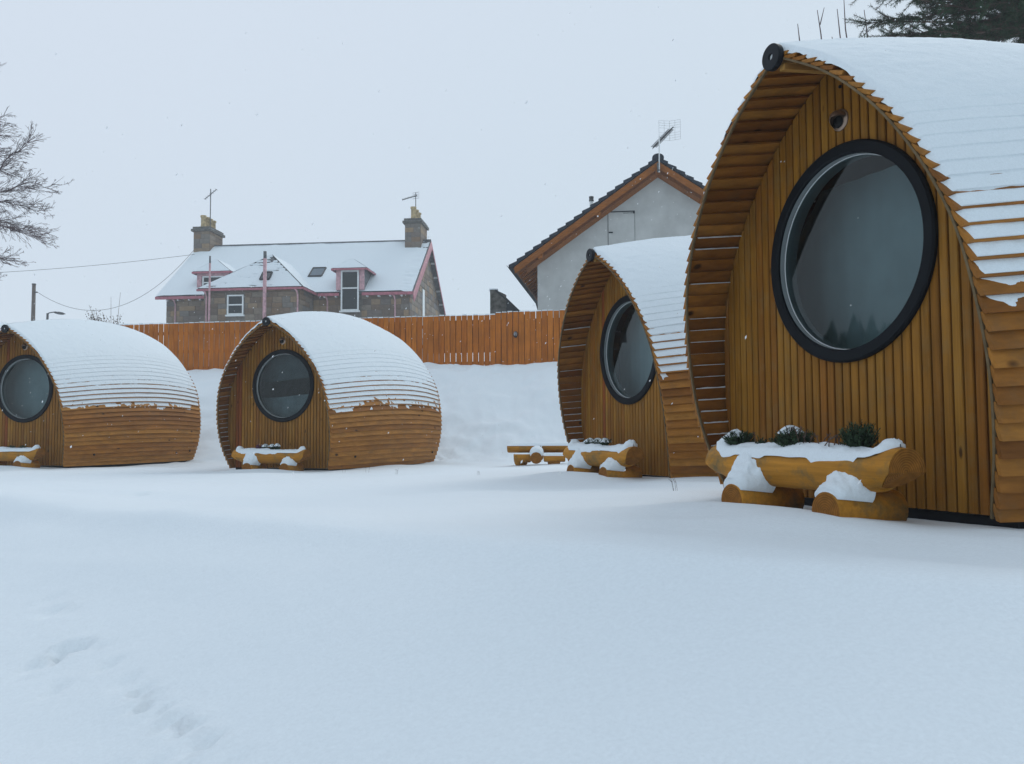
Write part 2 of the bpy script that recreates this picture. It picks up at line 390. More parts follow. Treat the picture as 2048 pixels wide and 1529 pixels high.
def gz(x, y): return float(ground_rel(np.array([x]), np.array([y]))[0]) + ZC

# ------------------------------------------------------------------ the pods
H = 2.5874; LEN = 3.5176
ZK = np.array([0, .12, .25, .4, .55, .7, .82, .92, 1.0]); SK = np.array([1.0152, 1.1148, 1.1636, 1.1488, 1.0716, .879, .6367, .3393, 0])
def prof_s(zf):
    zf = np.asarray(zf, float); d = np.gradient(SK, ZK)
    k = np.clip(np.searchsorted(ZK, zf) - 1, 0, len(ZK) - 2); h = ZK[k + 1] - ZK[k]; t = (zf - ZK[k]) / h
    return (2 * t**3 - 3 * t**2 + 1) * SK[k] + (t**3 - 2 * t**2 + t) * h * d[k] + (-2 * t**3 + 3 * t**2) * SK[k + 1] + (t**3 - t**2) * h * d[k + 1]
def over(zf): return .2071 + .479 * zf - .1756 * zf**2 - .06 * np.exp(-np.asarray(zf, float) / .12)
def bw(t): return 1 + .172 * 4 * t * (1 - t) + .0818 * t + .1316 * t**3
def bh(t): return 1 + .0447 * 4 * t * (1 - t) + .1967 * t - .1115 * t**3
_z = np.linspace(0, 1, 1200); _s = prof_s(_z); _P = np.stack([_s, _z * H], -1)
_a = np.concatenate([[0], np.cumsum(np.hypot(*np.diff(_P, axis=0).T))]); ARC = _a[-1]
_T = np.gradient(_P, axis=0); _T /= np.hypot(_T[:, 0], _T[:, 1])[:, None]; _N = np.stack([_T[:, 1], -_T[:, 0]], -1)
def at_arc(a):
    a = np.clip(a, 0, ARC)
    return (np.interp(a, _a, _P[:, 0]), np.interp(a, _a, _P[:, 1]), np.interp(a, _a, _N[:, 0]), np.interp(a, _a, _N[:, 1]))
def shell(a, t, off, roundtop=0, side=1):
    """point of the shell: arc length a up the section, t along the pod, off outwards"""
    a = np.asarray(a, float); t = np.asarray(t, float)
    s, z, nx, nz = at_arc(a)
    if roundtop:
        k = sstep(.90 * ARC, ARC, a) * roundtop; nx = nx * (1 - k); nz = nz * (1 - k) + k
        l = np.hypot(nx, nz); nx, nz = nx / l, nz / l
    zf = z / H; o = over(zf)
    x = s * bw(t) + nx * off; zz = z * bh(t) + nz * off
    return np.stack(np.broadcast_arrays(side * x, -o * (1 - t) + LEN * t, zz), -1)
def wall_outline(off=-.024, n=160):
    """right half of the front wall's outline, in the plane y = 0"""
    a = np.linspace(0, ARC, n); s, z, nx, nz = at_arc(a); o = over(z / H); t = o / (o + LEN)
    return np.maximum(s * bw(t) + nx * off, 0), z * bh(t) + nz * off
WS, WZ = wall_outline()
WTOP = WZ[-1]; ZW = 1.4669; RO, RI = .65, .575
NB = 38; PITCH = ARC / NB; LAP = .013; TH = .022
def bo(q): return .003 + .031 * q

def plank_mesh(k, side):
    a0 = k * PITCH; a1 = min((k + 1) * PITCH, ARC - .012)
    # lower edge is proud, upper edge tucked under the board above
    ts = np.linspace(0, 1, 13)
    q = [(a0 - LAP, bo(1)), (a1, bo(0)), (a1, bo(0) - TH), (a0 - LAP, bo(1) - TH)]
    if k == 0: q = [(0, bo(1)), (a1, bo(0)), (a1, bo(0) - TH), (0, bo(1) - TH)]
    rs = random.Random(k * 2 + (side > 0)); j = rs.uniform(-.0015, .0015)
    V = []
    for t in ts:
        for a, o in q: V.append(shell(a, t, o + j, 0, side))
    F = []
    for i in range(len(ts) - 1):
        for c in range(4):
            f = (i * 4 + c, i * 4 + (c + 1) % 4, (i + 1) * 4 + (c + 1) % 4, (i + 1) * 4 + c)
            F.append(f if side < 0 else f[::-1])
    e = (len(ts) - 1) * 4
    F += [(0, 3, 2, 1), (e, e + 1, e + 2, e + 3)] if side < 0 else [(0, 1, 2, 3), (e, e + 3, e + 2, e + 1)]
    return mesh('plank', V, F)

def zspan(x):
    """lowest and highest point of the front wall at lateral x"""
    x = abs(x); im = int(np.argmax(WS))
    if x >= WS[im]: return None
    hi = float(np.interp(-x, -WS[im:], WZ[im:])); lo = 0.0
    if x > WS[0]: lo = float(np.interp(x, WS[:im + 1], WZ[:im + 1]))
    return lo + .004, hi - .004
def slat_mesh(x0, x1):
    c = .005; d = -.020
    xs = [(x0, 0), (x0, d + c), (x0 + c, d), (x1 - c, d), (x1, d + c), (x1, 0)]
    pieces = []
    def circ(x):
        r = RO - .035
        return math.sqrt(max(0, r * r - x * x))
    cut = circ(x0) > 0 or circ(x1) > 0
    V = []; F = []
    sp = [zspan(x) for x, y in xs]
    if any(s is None for s in sp): return None
    rows = [[(s[0], ZW - circ(x)) for (x, y), s in zip(xs, sp)], [(ZW + circ(x), s[1]) for (x, y), s in zip(xs, sp)]] if cut else [sp]
    out = []
    for row in rows:
        V = []; F = []; b = 0
        if max(hi - lo for lo, hi in row) < .01: continue
        for (x, y), (lo, hi) in zip(xs, row): V.append((x, y, lo))
        for (x, y), (lo, hi) in zip(xs, row): V.append((x, y, max(hi, lo + .001)))
        for i in range(5): F.append((b + i, b + i + 1, b + 7 + i, b + 6 + i))
        F.append(tuple(b + i for i in range(5, -1, -1))); F.append(tuple(b + 6 + i for i in range(6)))
        out.append(mesh('slat', V, F))
    return out

def fan_wall(y, r_hole, name, off=-.022, scale=1.0):
    xs, zs = wall_outline(off); n = 96
    poly = [(x, z) for x, z in zip(xs, zs)] + [(-x, z) for x, z in zip(xs[::-1], zs[::-1])]
    def inside(x, z):
        s = zspan(x); return s is not None and s[0] <= z <= s[1]
    V = []; F = []
    for k in range(n):
        t = 2 * math.pi * k / n; dx, dz = math.cos(t), math.sin(t); lo, hi = .3, 2.2
        for _ in range(26):
            md = (lo + hi) / 2
            if inside(dx * md, ZW + dz * md): lo = md
            else: hi = md
        V += [(dx * r_hole, y, ZW + dz * r_hole), (dx * lo * scale, y, ZW + dz * lo * scale)]
    for k in range(n):
        a = 2 * k; b = 2 * ((k + 1) % n); F.append((a, a + 1, b + 1, b))
    return mesh(name, V, F)

def build_pod_meshes():
    D = {}
    D['plank'] = [plank_mesh(k, s) for s in (-1, 1) for k in range(NB)]
    ns = 38; wmax = WS.max(); p = 2 * wmax / ns; sl_ = []
    for j in range(ns):
        x0 = -wmax + j * p + .0058; x1 = x0 + p - .0116
        x0 = max(x0, -wmax + .010); x1 = min(x1, wmax - .010)
        m_ = slat_mesh(x0, x1)
        if m_: sl_ += [(q_, j) for q_ in m_]
    D['slat'] = sl_
    D['backing'] = fan_wall(.006, RI + .01, 'backing_board')
    # shell lining, closes the inside
    b = MB()
    for s in (-1, 1):
        aa = np.linspace(0, ARC, 30); tt = np.linspace(.14, .99, 12)
        A_, T_ = np.meshgrid(aa, tt, indexing='ij'); P_ = shell(A_, T_, -.03, 0, s).reshape(-1, 3)
        b.add([(x if x * s > 0 else 0, max(y, .03), z) for x, y, z in P_], grid_faces(30, 12, 0, s < 0))
    D['lining'] = b.mesh('interior_lining')
    # back wall: vertical slats are out of sight; a plain boarded wall closes the shell
    b = MB(); aa = np.linspace(0, ARC, 50); P_ = shell(aa, .985, -.024, 0, 1); 
    V = [(0, P_[0][1], 0)] + [tuple(p) for p in P_] + [(-p[0], p[1], p[2]) for p in P_[::-1]]
    V = [(v[0], P_[0][1], v[2]) for v in V]
    b.add(V, [(0, i, i + 1) for i in range(1, len(V) - 1)]); D['back'] = b.mesh('back_wall')
    b = MB(); tt = np.linspace(.1, .98, 12); Pr = shell(0, tt, -.03); 
    V = [(p[0], p[1], .02) for p in Pr] + [(-p[0], p[1], .02) for p in Pr]
    b.add(V, [(i, i + 1, 13 + i, 12 + i) for i in range(11)]); D['floor'] = b.mesh('floor')
    # window
    b = MB(); b.lathe([(RI, -.006), (RI, -.044), (RI + .010, -.052), (RO - .012, -.052), (RO, -.042), (RO, -.0215), (RI + .005, -.0215), (RI + .005, -.006)], 96)
    D['frame'] = b.mesh('window_frame')
    b = MB(); b.lathe([(RI - .002, -.030), (RI - .002, .10), (RI + .02, .10), (RI + .02, .012)], 96, close=False); D['reveal'] = b.mesh('reveal', True)
    b = MB(); b.lathe([(RI - .0025, .004), (RI - .007, .004), (RI - .007, .014), (RI - .0025, .014)], 96); D['seal'] = b.mesh('seal', True)
    b = MB(); n = 96; V = [((RI - .003) * math.cos(2 * math.pi * k / n), .008, (RI - .003) * math.sin(2 * math.pi * k / n)) for k in range(n)]
    b.add(V, [tuple(range(n))]); D['glass'] = b.mesh('glass')
    # black ring at the peak and its pole
    b = MB(); b.lathe([(.019, -.547), (.072, -.547), (.076, -.543), (.076, -.512), (.072, -.508), (.019, -.508)], 48); D['ring'] = b.mesh('ridge_ring')
    b = MB(); b.lathe([(0, -.532), (.019, -.532), (.019, -.51)], 16, close=False); D['hub'] = b.mesh('hub')  # white disc standing in for the bright hole through the ring
    b = MB(); pts = [shell(ARC, t, 0)[:] for t in np.linspace(0, 1, 14)]; pts = [(0, p[1], p[2] - .035) for p in pts]; b.tube(pts, .034, 8); D['pole'] = b.mesh('ridge_pole', True)
    # light beam under the ridge, from the ring back to the wall
    b = MB(); y0 = -over(1.0) + .02
    for xs_ in ((.012, .055),):
        V = [(x, y, z) for y, zt in ((y0, H - .072), (-.002, WTOP - .115)) for x in xs_ for z in (zt, zt - .035)]
        b.add(V, [(0, 1, 3, 2), (4, 6, 7, 5), (0, 4, 5, 1), (2, 3, 7, 6), (0, 2, 6, 4), (1, 5, 7, 3)])
    D['beam'] = b.mesh('ridge_beam')
    # weathered edge that the board ends are fixed to
    for s in (-1, 1):
        b = MB(); aa = np.linspace(0, ARC - .03, 60); V = []
        for a in aa:
            o_ = float(over(at_arc(a)[1] / H))
            for off, dy in ((-.006, -.005), (-.018, -.005), (-.018, .010), (-.006, .010)):
                p_ = shell(a, 0.0, off, 0, s); V.append((p_[0], p_[1] + dy, p_[2]))
        F = []
        for i in range(59):
            for c in range(4):
                f = (i * 4 + c, i * 4 + (c + 1) % 4, (i + 1) * 4 + (c + 1) % 4, (i + 1) * 4 + c); F.append(f)
        b.add(V, F); D['trim%d' % s] = b.mesh('eave_trim')
    # skirt
    b = MB(); tt = np.linspace(.04, 1, 14); Pr = shell(0, tt, -.02)
    ring = [(p[0], p[1]) for p in Pr] + [(-p[0], p[1]) for p in Pr[::-1]]; n = len(ring)
    b.add([(x, y, 0.0) for x, y in ring] + [(x, y, -.22) for x, y in ring], [(i, (i + 1) % n, n + (i + 1) % n, n + i) for i in range(n)])
    D['skirt'] = b.mesh('skirt')
    # hooded vent: flange, hood with its mouth turned down
    b = MB(); b.lathe([(.0, -.004), (.062, -.004), (.066, 0), (.066, .003), (.0, .003)], 36, close=False); D['flange'] = b.mesh('flange', True)
    b = MB(); nu, nv = 14, 9; V = []
    for i in range(nu):
        ph = math.pi * (-.12 + 1.24 * i / (nu - 1))
        for j in range(nv):
            th_ = math.pi / 2 * j / (nv - 1); r = .056
            x, y, z = r * math.cos(ph) * math.cos(th_), -.062 * math.sin(th_), r * math.sin(ph) * math.cos(th_)
            V.append((x, y, z + .012 * math.sin(th_)))
    b.add(V, grid_faces(nu, nv)); D['hood'] = b.mesh('hood', True)
    b = MB(); b.lathe([(.0, -.010), (.036, -.010), (.036, -.004)], 24, close=False); D['mouth'] = b.mesh('mouth', True)
    b = MB(); b.lathe([(0, -.012), (.009, -.010), (.011, 0)], 14, close=False); D['bolt'] = b.mesh('bolt', True)
    b = MB(); nu = 60; V = []  # made-up sheet inside the pod, added to lift the tone of the pane
    for i in range(nu):
        x = -.95 + 1.85 * i / (nu - 1); zt_ = min(2.05, zspan(x)[1] - .14)
        for z in (.6, zt_): V.append((x, .42 + .006 * math.sin(x * 31), z))
    b.add(V, grid_faces(nu, 2)); D['curtain'] = b.mesh('curtain', True)
    for nm_, za, zb_ in (('curtain_low', .5, 1.30), ('curtain_high', 1.60, 2.15)):  # two more added sheets, leaving a dark band across the pane
        b = MB(); V = []
        for i in range(nu):
            x = -.95 + 1.85 * i / (nu - 1); zt_ = max(za + .02, min(zb_, zspan(x)[1] - .14))
            for z in (za, zt_): V.append((x, .30 + .008 * math.sin(x * 31), z + (.03 * math.sin(x * 3) if z > za or za > 1 else 0) * (1 if zt_ == zb_ or z == za else 0)))
        b.add(V, grid_faces(nu, 2)); D[nm_] = b.mesh('curtain', True)
    return D
PM = build_pod_meshes()

def snow_depth(zf):
    return np.interp(zf, [0, .34, .375, .42, .50, .60, .75, .9, 1.0], [-.03, -.012, .006, .016, .027, .037, .050, .058, .062])
def roof_snow_mesh(seed, low=0.0):
    grids = []
    for s in (-1, 1):
        av, qv = [], []
        for k in range(NB):
            if (k + 1) * PITCH < .30 * ARC: continue
            for q in (.0, .16, .32, .5, .66, .8, .92, .99):
                av.append((k + 1 - q) * PITCH if False else k * PITCH + (1 - q) * PITCH); qv.append(q)
        o_ = np.argsort(np.array(av) + 0.0, kind='stable'); av = np.array(av)[o_]; qv = np.array(qv)[o_]
        tt = np.concatenate([[0.002, .005, .008, .012, .018, .026], np.linspace(.032, .985, 430), [.992, .997]])
        A_, T_ = np.meshgrid(av, tt, indexing='ij'); Q_ = np.broadcast_to(qv[:, None], A_.shape)
        zf = at_arc(A_)[1] / H
        S = snow_depth(zf + low * .05)
        ln = T_ * LEN
        S = S + .007 * fbm(ln * 1.1 + seed, A_ * 1.5 + s * 7, 4, seed) +   .008 * fbm(ln * 3.5 + seed * 3 + 31.7 * np.floor(A_ / PITCH), A_ * 6, 4, seed + 5) * sstep(.62, .42, zf) + .006 * fbm(ln * 8 + seed, A_ * 13, 3, seed + 15) + .006 * fbm(ln * 24, A_ * 26, 3, seed + 9) * (.4 + .6 * sstep(.62, .45, zf))
        S = S + (.60 * (1 - sstep(.43, .58, zf)) + .30 * (1 - sstep(.54, .80, zf)) * (1 + 1.1 * fbm(ln * 3 + seed, A_ * 5, 3, seed + 21))) * (bo(Q_) - .017)
        edge = sstep(.0003, .0080, T_ + .004 * fbm(A_ * 9, A_ * 0, 2, seed)) * (1 - .6 * sstep(.975, 1, T_))
        S = S * (.25 + .75 * edge) - .004 * (1 - edge)
        # snow fills each lap from the top: its proud lower edge stays bare on the steep lower boards
        off = np.maximum(S, bo(Q_) - .014)
        P_ = shell(A_, T_, off, 1, s)
        grids.append((P_, s > 0))
    return grid_mesh('snow', grids)

def ledge_snow_mesh(seed):
    """thin lines of snow caught on the inner steps of the overhanging boards, left side"""
    b = MB(); rs = random.Random(seed)
    for k in range(2, 24):
        a = k * PITCH; s_, z_, nx, nz = at_arc(a); zf = float(z_ / H)
        if rs.random() < (zf - .25) * 1.6: continue
        o_ = float(over(zf)); t1 = o_ / (o_ + LEN) * .97; wd = .013 if zf < .3 else .008
        V = []; n = 9; hgt = .009 if zf < .3 else .004
        for i in range(n):
            t = .006 + (t1 - .006) * i / (n - 1); j = rs.uniform(.6, 1.2)
            inner = bo(0) - TH
            p0 = shell(a, t, inner + .002, 0, -1); p1 = shell(a, t, inner - wd * j * .2 - .012, 0, -1)
            V += [p0, p0 + np.array((0, 0, hgt * j)), p1 + np.array((0, 0, hgt * j * .8)), p1]
        F = []
        for i in range(n - 1):
            for c in range(4): F.append((i * 4 + c, i * 4 + (c + 1) % 4, (i + 1) * 4 + (c + 1) % 4, (i + 1) * 4 + c))
        b.add(V, F)
    return b

POD_LABEL = {1: 'nearest and largest-looking timber pod, its round window reflecting grey sky, at the right edge',
             2: 'timber pod half hidden behind the nearest one, in front of the white gable',
             3: 'timber pod at centre left before the stone house, its front and side whole in view',
             4: 'timber pod cut off by the left edge of the view, front partly out of sight'}
pods = {}
def build_pod(i):
    x, y, ps, zb = PODS[i]
    t = empty('timber_pod', (x, y, zb + ZC), -ps); tag(t, POD_LABEL[i], 'pod', 'curved timber glamping pods in the snow')
    rs = random.Random(i)
    for m_ in PM['plank']: obj('plank', m_, M['plank'], t)
    red = {1: set(), 2: {9}, 3: {3, 4}, 4: {12}}[i]
    for m_, j in PM['slat']:
        o = obj('slat', m_, M['slat'], t)
        if j in red:
            o.material_slots[0].link = 'OBJECT'; o.material_slots[0].material = M['redslat']; o['label'] = 'reddish slat'
    obj('backing_board', PM['backing'], M['backing'], t); obj('interior_lining', PM['lining'], M['lining'], t)
    obj('back_wall', PM['back'], M['slat'], t); obj('floor', PM['floor'], M['floor'], t)
    w = obj('window_frame', PM['frame'], M['frame'], t, (0, 0, ZW))
    for n_, k in (('glass', 'glass'), ('reveal', 'reveal'), ('seal', 'seal')): obj(n_, PM[k], M[k], w)
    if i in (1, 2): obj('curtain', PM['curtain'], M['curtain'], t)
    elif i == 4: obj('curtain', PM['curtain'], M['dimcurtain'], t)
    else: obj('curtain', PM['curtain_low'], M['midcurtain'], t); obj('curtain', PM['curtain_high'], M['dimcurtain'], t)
    r = obj('ridge_ring', PM['ring'], M['rubber'], t, (0, 0, H - .025))
    obj('hub', PM['hub'], M['white'], r)
    obj('ridge_pole', PM['pole'], M['beam'], t); obj('ridge_beam', PM['beam'], M['beam'], t)
    for s in (-1, 1): obj('eave_trim', PM['trim%d' % s], M['trim'], t)
    obj('skirt', PM['skirt'], M['skirt'], t)
    v = obj('vent', PM['flange'], M['copper'], t, (-.02, -.024, 2.27)); hd = obj('hood', PM['hood'], M['copper'], v, rot=(0, R(-30), 0)); obj('mouth', PM['mouth'], M['black'], v, (-.005, -.004, -.012))
    obj('bolt', PM['bolt'], M['black'], t, (-.015, -.018, WTOP - .21))
    for tt in (.17, .93):
        p_ = shell(2.5 * PITCH, tt, .012, 0, 1); obj('bolt', PM['bolt'], M['black'], t, tuple(p_), (0, 0, R(90)), (2.0, 2.0, 2.0))
    sm = roof_snow_mesh(20 + i, low={1: 0, 2: 0, 3: .3, 4: 0}[i])
    so = obj('snow', sm, M['roofsnow'], None, (x, y, zb + ZC), (0, 0, -ps))
    tag(so, {1: 'thick snow blanket on the roof of the nearest pod', 2: 'snow on the roof of the pod behind the nearest one',
             3: 'snow capping the roof of the pod at centre left', 4: 'snow capping the roof of the leftmost pod'}[i], 'snow', 'snow blankets on the pod roofs', 'stuff')
    if i <= 3:
        lo = obj('snow', ledge_snow_mesh(i).mesh('snow'), M['roofsnow'], None, (x, y, zb + ZC), (0, 0, -ps))
        tag(lo, {1: 'thin lines of snow caught under the left eave of the nearest pod', 2: 'thin lines of snow under the left eave of the second pod',
                 3: 'thin snow lines under the left eave of the centre left pod'}[i], 'snow', None, 'stuff')
    pods[i] = t
for i in (1, 2, 3, 4): build_pod(i)

# ------------------------------------------------------------------ log planters in front of each pod
def P2W(i, x, y, z):
    X, Y, ps, zb = PODS[i]
    return (X + x * math.cos(ps) + y * math.sin(ps), Y - x * math.sin(ps) + y * math.cos(ps), zb + z + ZC)
TX0, TX1, TY, TZ, TR = -.67, .80, -.45, .218, .122
def trough_mesh(seed):
    b = MB(); n = 28; xs = [TX0, TX0 + .004, TX0 + .05, TX0 + .09] + list(np.linspace(TX0 + .15, TX1 - .15, 12)) + [TX1 - .09, TX1 - .05, TX1 - .004, TX1]
    V = []
    for i, x in enumerate(xs):
        e = min(x - TX0, TX1 - x)
        for k in range(n):
            th_ = 2 * math.pi * k / n; c, s = math.cos(th_), math.sin(th_)
            # boat-like ends: the underside is drawn up towards each end
            r = TR * (1 + .05 * float(fbm(np.array(x * 3.), np.array(th_ * 1.2 if th_ < math.pi else (2 * math.pi - th_) * 1.2), 3, seed)))
            under = max(0, -s) * sstep(.30, 0, e) * .30; r = r * (1 - under)
            if e < .02: r *= (.965 + .035 * e / .02)
            z = TZ + r * s; sx = .13 * max(0, -s) * sstep(.16, 0, e)
            xx = x + (sx if x < 0 else -sx)
            hollow = sstep(.10, .16, e)
            if z > TZ + .08 and hollow > 0: z = z * (1 - hollow) + (TZ + .08) * hollow
            V.append((xx, TY + r * c, z))
    F = grid_faces(len(xs), n)
    for i in range(len(xs) - 1): F.append((i * n + n - 1, (i + 1) * n + n - 1, (i + 1) * n, i * n))
    b.add(V, F); return b.mesh('trough', True)
def disc_end(cx_, cy_, cz_, r, axis, n=24, tilt=0):
    V = [(cx_, cy_, cz_)]
    for k in range(n):
        th_ = 2 * math.pi * k / n; c, s = math.cos(th_) * r, math.sin(th_) * r
        V.append((cx_ + tilt * s, cy_ + c, cz_ + s) if axis == 'x' else (cx_ + c, cy_ + tilt * s, cz_ + s))
    return V, [(0, 1 + k, 1 + (k + 1) % n) for k in range(n)]
def end_face_mesh(x, sgn):
    V = [(x, TY, TZ)]; n = 28
    for k in range(n):
        th_ = 2 * math.pi * k / n; c, s = math.cos(th_), math.sin(th_); r = TR * .965 * (1 - max(0, -s) * .30)
        V.append((x - sgn * .13 * max(0, -s), TY + r * c, TZ + r * s))
    V[0] = (x - sgn * .01, TY, TZ)
    V = [(v[0] + sgn * .003 - x, v[1] - TY, v[2] - TZ) for v in V]
    return mesh('end_grain', V, [(0, 1 + k, 1 + (k + 1) % n) for k in range(n)], False)
def foot_mesh(x, r=.101, y0=-.68, y1=-.24):
    b = MB(); b.tube([(x, y0, .015), (x, y0 + .008, .015), (x, (y0 + y1) / 2, .02), (x, y1, .01)], [r * .96, r, r * 1.02, r * 1.04], 28); return b.mesh('foot', True)
def foot_snow(b, x, seed, big=1.0, r=.101):
    nu, nv = 26, 27; V = []
    for i in range(nu):
        u = i / (nu - 1); y = -.672 + u * .20
        for j in range(nv):
            w = -1 + 2 * j / (nv - 1); th_ = math.pi / 2 + w * R(52 + 14 * u)
            tk = (.014 + .108 * big * sstep(.10, .75, u) * max(0, 1 - abs(w - .12) ** 1.6) ** .8 + .042 * big * (1 - abs(w) ** 3)) * (.5 + .5 * sstep(0, .16, u))
            tk *= 1 + .30 * float(fbm(np.array(u * 5 + seed), np.array(w * 3.5), 4, seed)) + .14 * float(fbm(np.array(u * 16 + seed), np.array(w * 11), 3, seed + 2)) ; tk = tk if abs(w) < .99 else .001
            rr = r + tk; bulge = .018 * big * (1 - u) * (1 - abs(w))
            V.append((x + rr * math.cos(th_) * (1.0 + .12 * big * u), y - bulge, .02 + rr * math.sin(th_)))
    F = grid_faces(nu, nv)
    F.append(tuple(range(nv)))
    b.add(V, F)
def trough_snow(b, seed, amp=1.0, x0=TX0 + .025, x1=TX1 - .035, left=1.0):
    nu, nv = 120, 26; V = []
    for i in range(nu):
        u = i / (nu - 1); x = x0 + (x1 - x0) * u
        e = min(x - x0, x1 - x); ee = min(x - TX0, TX1 - x); hol = float(sstep(.10, .16, ee))
        f = float(fbm(np.array(x * 3.3 + seed), np.array(0.5), 3, seed))
        drip = max(0, float(fbm(np.array(x * 6. + seed), np.array(2.2), 2, seed + 1)) - .10) * .10
        hw = (.080 * (1 - hol) + .098 * hol) * math.sqrt(max(0, 1 - (1 - min(1, e / .09)) ** 2) + .002) * (1 + .05 * f)
        for j in range(nv):
            w = -1 + 2 * j / (nv - 1); yy = w * hw
            base = math.sqrt(max(TR * TR - yy * yy, .0001)); base = base * (1 - hol) + min(base, .08) * hol
            rnd = math.sqrt(max(0, 1 - abs(w) ** 3)) * min(1, .3 + e / .05)
            top = TZ + base + rnd * (.016 + amp * (.026 + .026 * f + .006 * (1 - hol))) + (.014 * float(fbm(np.array(x * 13.), np.array(w * 3. + seed), 3, 3)) + .007 * float(fbm(np.array(x * 45.), np.array(w * 9. + seed), 2, 4))) * rnd + .002
            if j in (0, nv - 1):
                yy = w * (hw + .016 * min(1, e / .05)); top = TZ + base - .010 * min(1, e / .05) - (drip if w < 0 else 0) - .006 * f
            elif j in (1, nv - 2):
                yy = w * (hw + .020 * min(1, e / .05)); top += .002 - (drip * .45 if w < 0 else 0)
            V.append((x, TY + yy, top))
    b.add(V, grid_faces(nu, nv))
def heather_mesh(r, h, n, seed):
    rs = random.Random(seed); b = MB()
    for _ in range(n):
        a = rs.uniform(0, 2 * math.pi); q = rs.uniform(0, 1) ** .5 * r * .8; ex, ey = math.cos(a), math.sin(a)
        base = np.array((ex * q * .4, ey * q * .4, 0)); tip = np.array((ex * q * 1.15 + rs.gauss(0, .012), ey * q * 1.15, h * rs.uniform(.35, 1.05) * (1 - .35 * (q / r) ** 2)))
        mid = (base + tip) / 2 + np.array((0, 0, .01)); b.tube([base, mid, tip], [.0014, .0012, .0007], 3, False)
        for k in range(26):
            f = .12 + .88 * k / 26; p = base * (1 - f) + tip * f; aa = rs.uniform(0, 6.28); l = rs.uniform(.009, .017)
            d = np.array((math.cos(aa) * l, math.sin(aa) * l, l * .7)); e = np.array((-math.sin(aa), math.cos(aa), 0)) * .0034
            b.add([p - e, p + e, p + d], [(0, 1, 2)])
    return b.mesh('heather_clump')
def twigs_mesh(n, seed, span=.35, h=.07):
    rs = random.Random(seed); b = MB()
    for _ in range(n):
        x = rs.uniform(-span / 2, span / 2); y = rs.uniform(-.03, .03); a = rs.uniform(-1.1, 1.1)
        p0 = np.array((x, y, 0)); b.tube([(0, 0, -.09), (x, y, -.09), p0], .002, 3); p1 = p0 + np.array((math.sin(a) * h * .6, rs.uniform(-.02, .02), h * rs.uniform(.4, .7)))
        p2 = p1 + np.array((math.sin(a * 1.4) * h * .5, rs.uniform(-.02, .02), h * rs.uniform(.1, .4))); b.tube([p0, p1, p2], [.0032, .0025, .0015], 5)
        for k in range(5):
            q = p1 * (1 - k / 5) + p2 * k / 5; aa = rs.uniform(0, 6.28); d = np.array((math.cos(aa), math.sin(aa) * .5, .6)) * .018
            b.tube([q, q + d], [.003, .001], 4)
    return b.mesh('dry_stems')
PL = {1: 'large near log planter heaped with snow under the nearest round window', 2: 'log planter in front of the second, half hidden pod',
      3: 'log planter with purple and green plants at the foot of the centre left pod', 4: 'log planter at the left edge before the leftmost pod'}
for i in (1, 2, 3, 4):
    X, Y, ps, zb = PODS[i]; loc = (X, Y, zb + ZC); rz = -ps
    t = empty('log_planter', P2W(i, .06, TY, -.04), rz); tag(t, PL[i], 'planter', 'log planters in front of the pods')
    inv = (-.06, -TY, .04)
    obj('trough', trough_mesh(i), M['log'], t, inv)
    obj('end_grain', end_face_mesh(TX1, 1), M['log_end'], t, (inv[0] + TX1, inv[1] + TY, inv[2] + TZ)); obj('end_grain', end_face_mesh(TX0, -1), M['log_end'], t, (inv[0] + TX0, inv[1] + TY, inv[2] + TZ))
    for fx in (-.26, .50):
        fo = obj('foot', foot_mesh(fx), M['log'], t, inv)
        V, F = disc_end(0, 0, 0, .0965, 'y'); obj('end_grain', mesh('end_grain', V, [f[::-1] for f in F]), M['log_end'], fo, (fx, -.6815, .015))
    b = MB(); amp = {1: 1.0, 2: 1.5, 3: 1.4, 4: 1.2}[i]; trough_snow(b, 3 + i, amp)
    foot_snow(b, -.26, i, 1.15); foot_snow(b, .50, i + 5, .72)
    tag(obj('snow', b.mesh('snow', True), M['roofsnow'], None, loc, (0, 0, rz)),
        {1: 'snow heaped on the nearest log planter and its feet', 2: 'snow heaped on the planter of the half hidden pod', 3: 'snow heaped on the planter of the centre left pod',
         4: 'snow heaped on the planter at the left edge'}[i], 'snow', 'snow heaps on the planters', 'stuff')
def plant(i, x, z, m_, mat, label, y=TY, cat='plant', group=None, name='heather_clump', rz=0):
    tag(obj(name, m_, mat, None, P2W(i, x, y, z), (0, 0, rz - PODS[i][2])), label, cat, group)
zt = TZ + .10
G1 = 'green heather clumps in the nearest planter'
plant(1, -.48, zt, heather_mesh(.11, .105, 210, 1), M['heather'], 'snow-topped green heather clump at the left end of the nearest planter', group=G1)
plant(1, .02, zt - .01, heather_mesh(.125, .125, 250, 2), M['heather'], 'snow-topped heather clump in the middle of the nearest planter', group=G1)
plant(1, .47, zt - .01, heather_mesh(.105, .165, 240, 3), M['heather'], 'tallest dark green heather clump, bare of snow, right part of the nearest planter', group=G1, y=TY + .03)
plant(1, -.25, zt, heather_mesh(.035, .07, 18, 4), M['heather'], 'small sprig standing right of the leftmost heather clump', group=G1, y=TY - .03)
plant(1, -.14, zt, heather_mesh(.030, .075, 16, 5), M['heather'], 'tiny sprig between the two left heather clumps', group=G1)
plant(1, .28, zt + .02, twigs_mesh(10, 6), M['twig'], 'dry brown stems poking from the snow of the nearest planter', y=TY - .03, cat='stems', name='dry_stems')
plant(1, -.38, zt + .03, twigs_mesh(4, 8, .12), M['twig'], 'few dry stems beside the leftmost heather clump', cat='stems', name='dry_stems')
